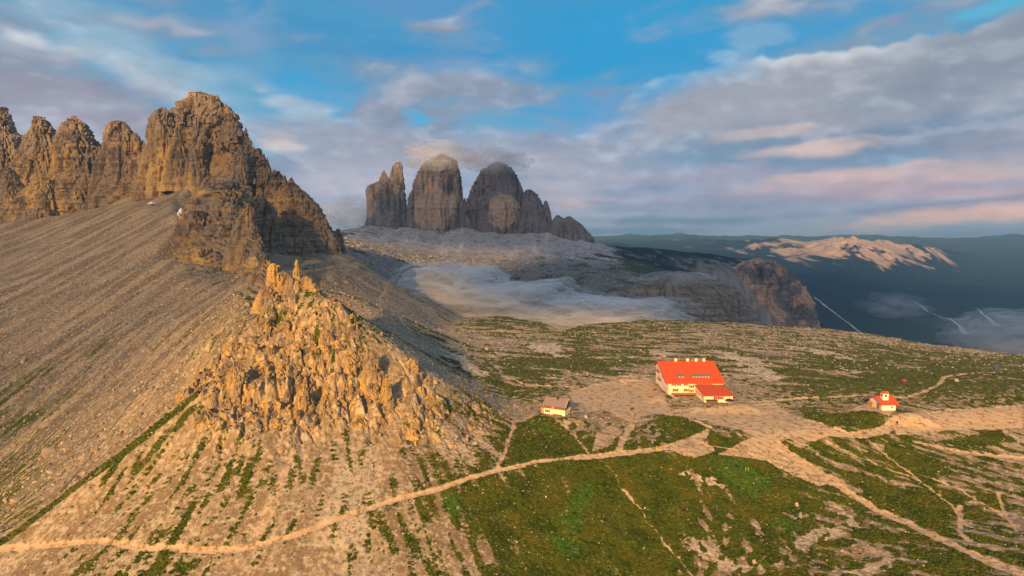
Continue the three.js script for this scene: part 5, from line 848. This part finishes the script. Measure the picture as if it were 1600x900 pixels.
for (const [label, px, py, c, turn] of [['person in dark clothes standing in front of the chapel', 1402, 664, [0.03, 0.03, 0.04], 2.4], ['person in yellow jacket walking on the trail below the hut yard', 1026, 702, [0.62, 0.6, 0.02], 1.6], ['person in yellow resting on the green slope, left of a pair', 1165, 737, [0.3, 0.3, 0.03], 0.4], ['person in yellow resting on the green slope, right of a pair', 1169, 737, [0.32, 0.3, 0.03], -0.5], ['person in dark jacket on the yard left of the big hut', 992, 650, [0.08, 0.08, 0.12], 0.9], ['person in white shirt standing by the annex wall', 1094, 627, [0.6, 0.58, 0.55], 0.2]]) {
  const p = thing('person', label, 'person', 'hikers round the huts', onGround(px, py), turn);
  part('body', walker, paintOf(...c), p); part('backpack', new THREE.SphereGeometry(0.19, 12, 8).scale(0.9, 1.35, 0.6).translate(0, 1.25, -0.2), paintOf(0.12, 0.03, 0.03), p); part('hair', new THREE.SphereGeometry(0.105, 12, 8).translate(0, 1.69, 0), paintOf(0.05, 0.03, 0.02), p); part('trousers', new THREE.CylinderGeometry(0.16, 0.15, 0.2, 12).translate(0, 0.9, 0), M.canvas, p);
}
// boulders that stand out singly
[['largest boulder on the grey scree, with a flat side', 76, 712, 7.5], ['pale boulder on the scree above the largest one', 92, 602, 5], ['boulder on the left scree near the brown hummock', 36, 566, 5], ['boulder low on the scree beside the turf edge', 150, 705, 3.2], ['boulder in the middle of the grey scree', 178, 612, 3.2], ['small boulder on the pale scree under the crag edge', 236, 600, 3], ['boulder on the dirt ground right of the stone hut', 915, 655, 2.2], ['pale boulder beside the trail below the hut yard', 1070, 712, 2.4], ['boulder on the turf left of the wide track', 1245, 790, 2.2], ['pale boulder near the lower picture edge', 1180, 880, 2], ['boulder beside the trail at the foot of the crag', 560, 838, 1.8], ['boulder in the pale slabs of the pass', 760, 548, 4], ['boulder by the upper path right of the chapel', 1495, 596, 2.6]].forEach(([label, px, py, s], i) => {
  const p = onGround(px, py), m = solo('boulder', blockGeo(80 + i, 0.9, 3), new THREE.MeshPhysicalMaterial({ color: new THREE.Color().setRGB(0.42, 0.34, 0.25), roughness: 1, specularIntensity: 0.15, flatShading: true }), label, 'boulder', 'boulders lying singly'); m.position.set(p[0], p[1] + s * 0.15, p[2]); m.scale.setScalar(s); m.rotation.y = i;
});
// old snow in the gullies
for (const [label, px, py, D, w, h] of [['old snow patch at head of the scree gully', 283, 334, 672, 3.2, 4.5], ['small old snow patch under the layered wall', 237, 318, 800, 4, 1.6]]) {
  const p = at(px, py, D), g = new THREE.IcosahedronGeometry(1, 6), q = g.attributes.position; for (let i = 0; i < q.count; i++) { const k = 1 + 0.5 * n3(q.getX(i) * 2, q.getY(i) * 2, q.getZ(i) * 2); q.setXYZ(i, q.getX(i) * k * w, q.getY(i) * k * h, q.getZ(i) * k * 4); }
  g.computeVertexNormals(); solo('snow_patch', g, paintOf(0.75, 0.75, 0.76), label, 'snow', 'old snow').position.copy(p);
}
renderer.render(scene, camera);
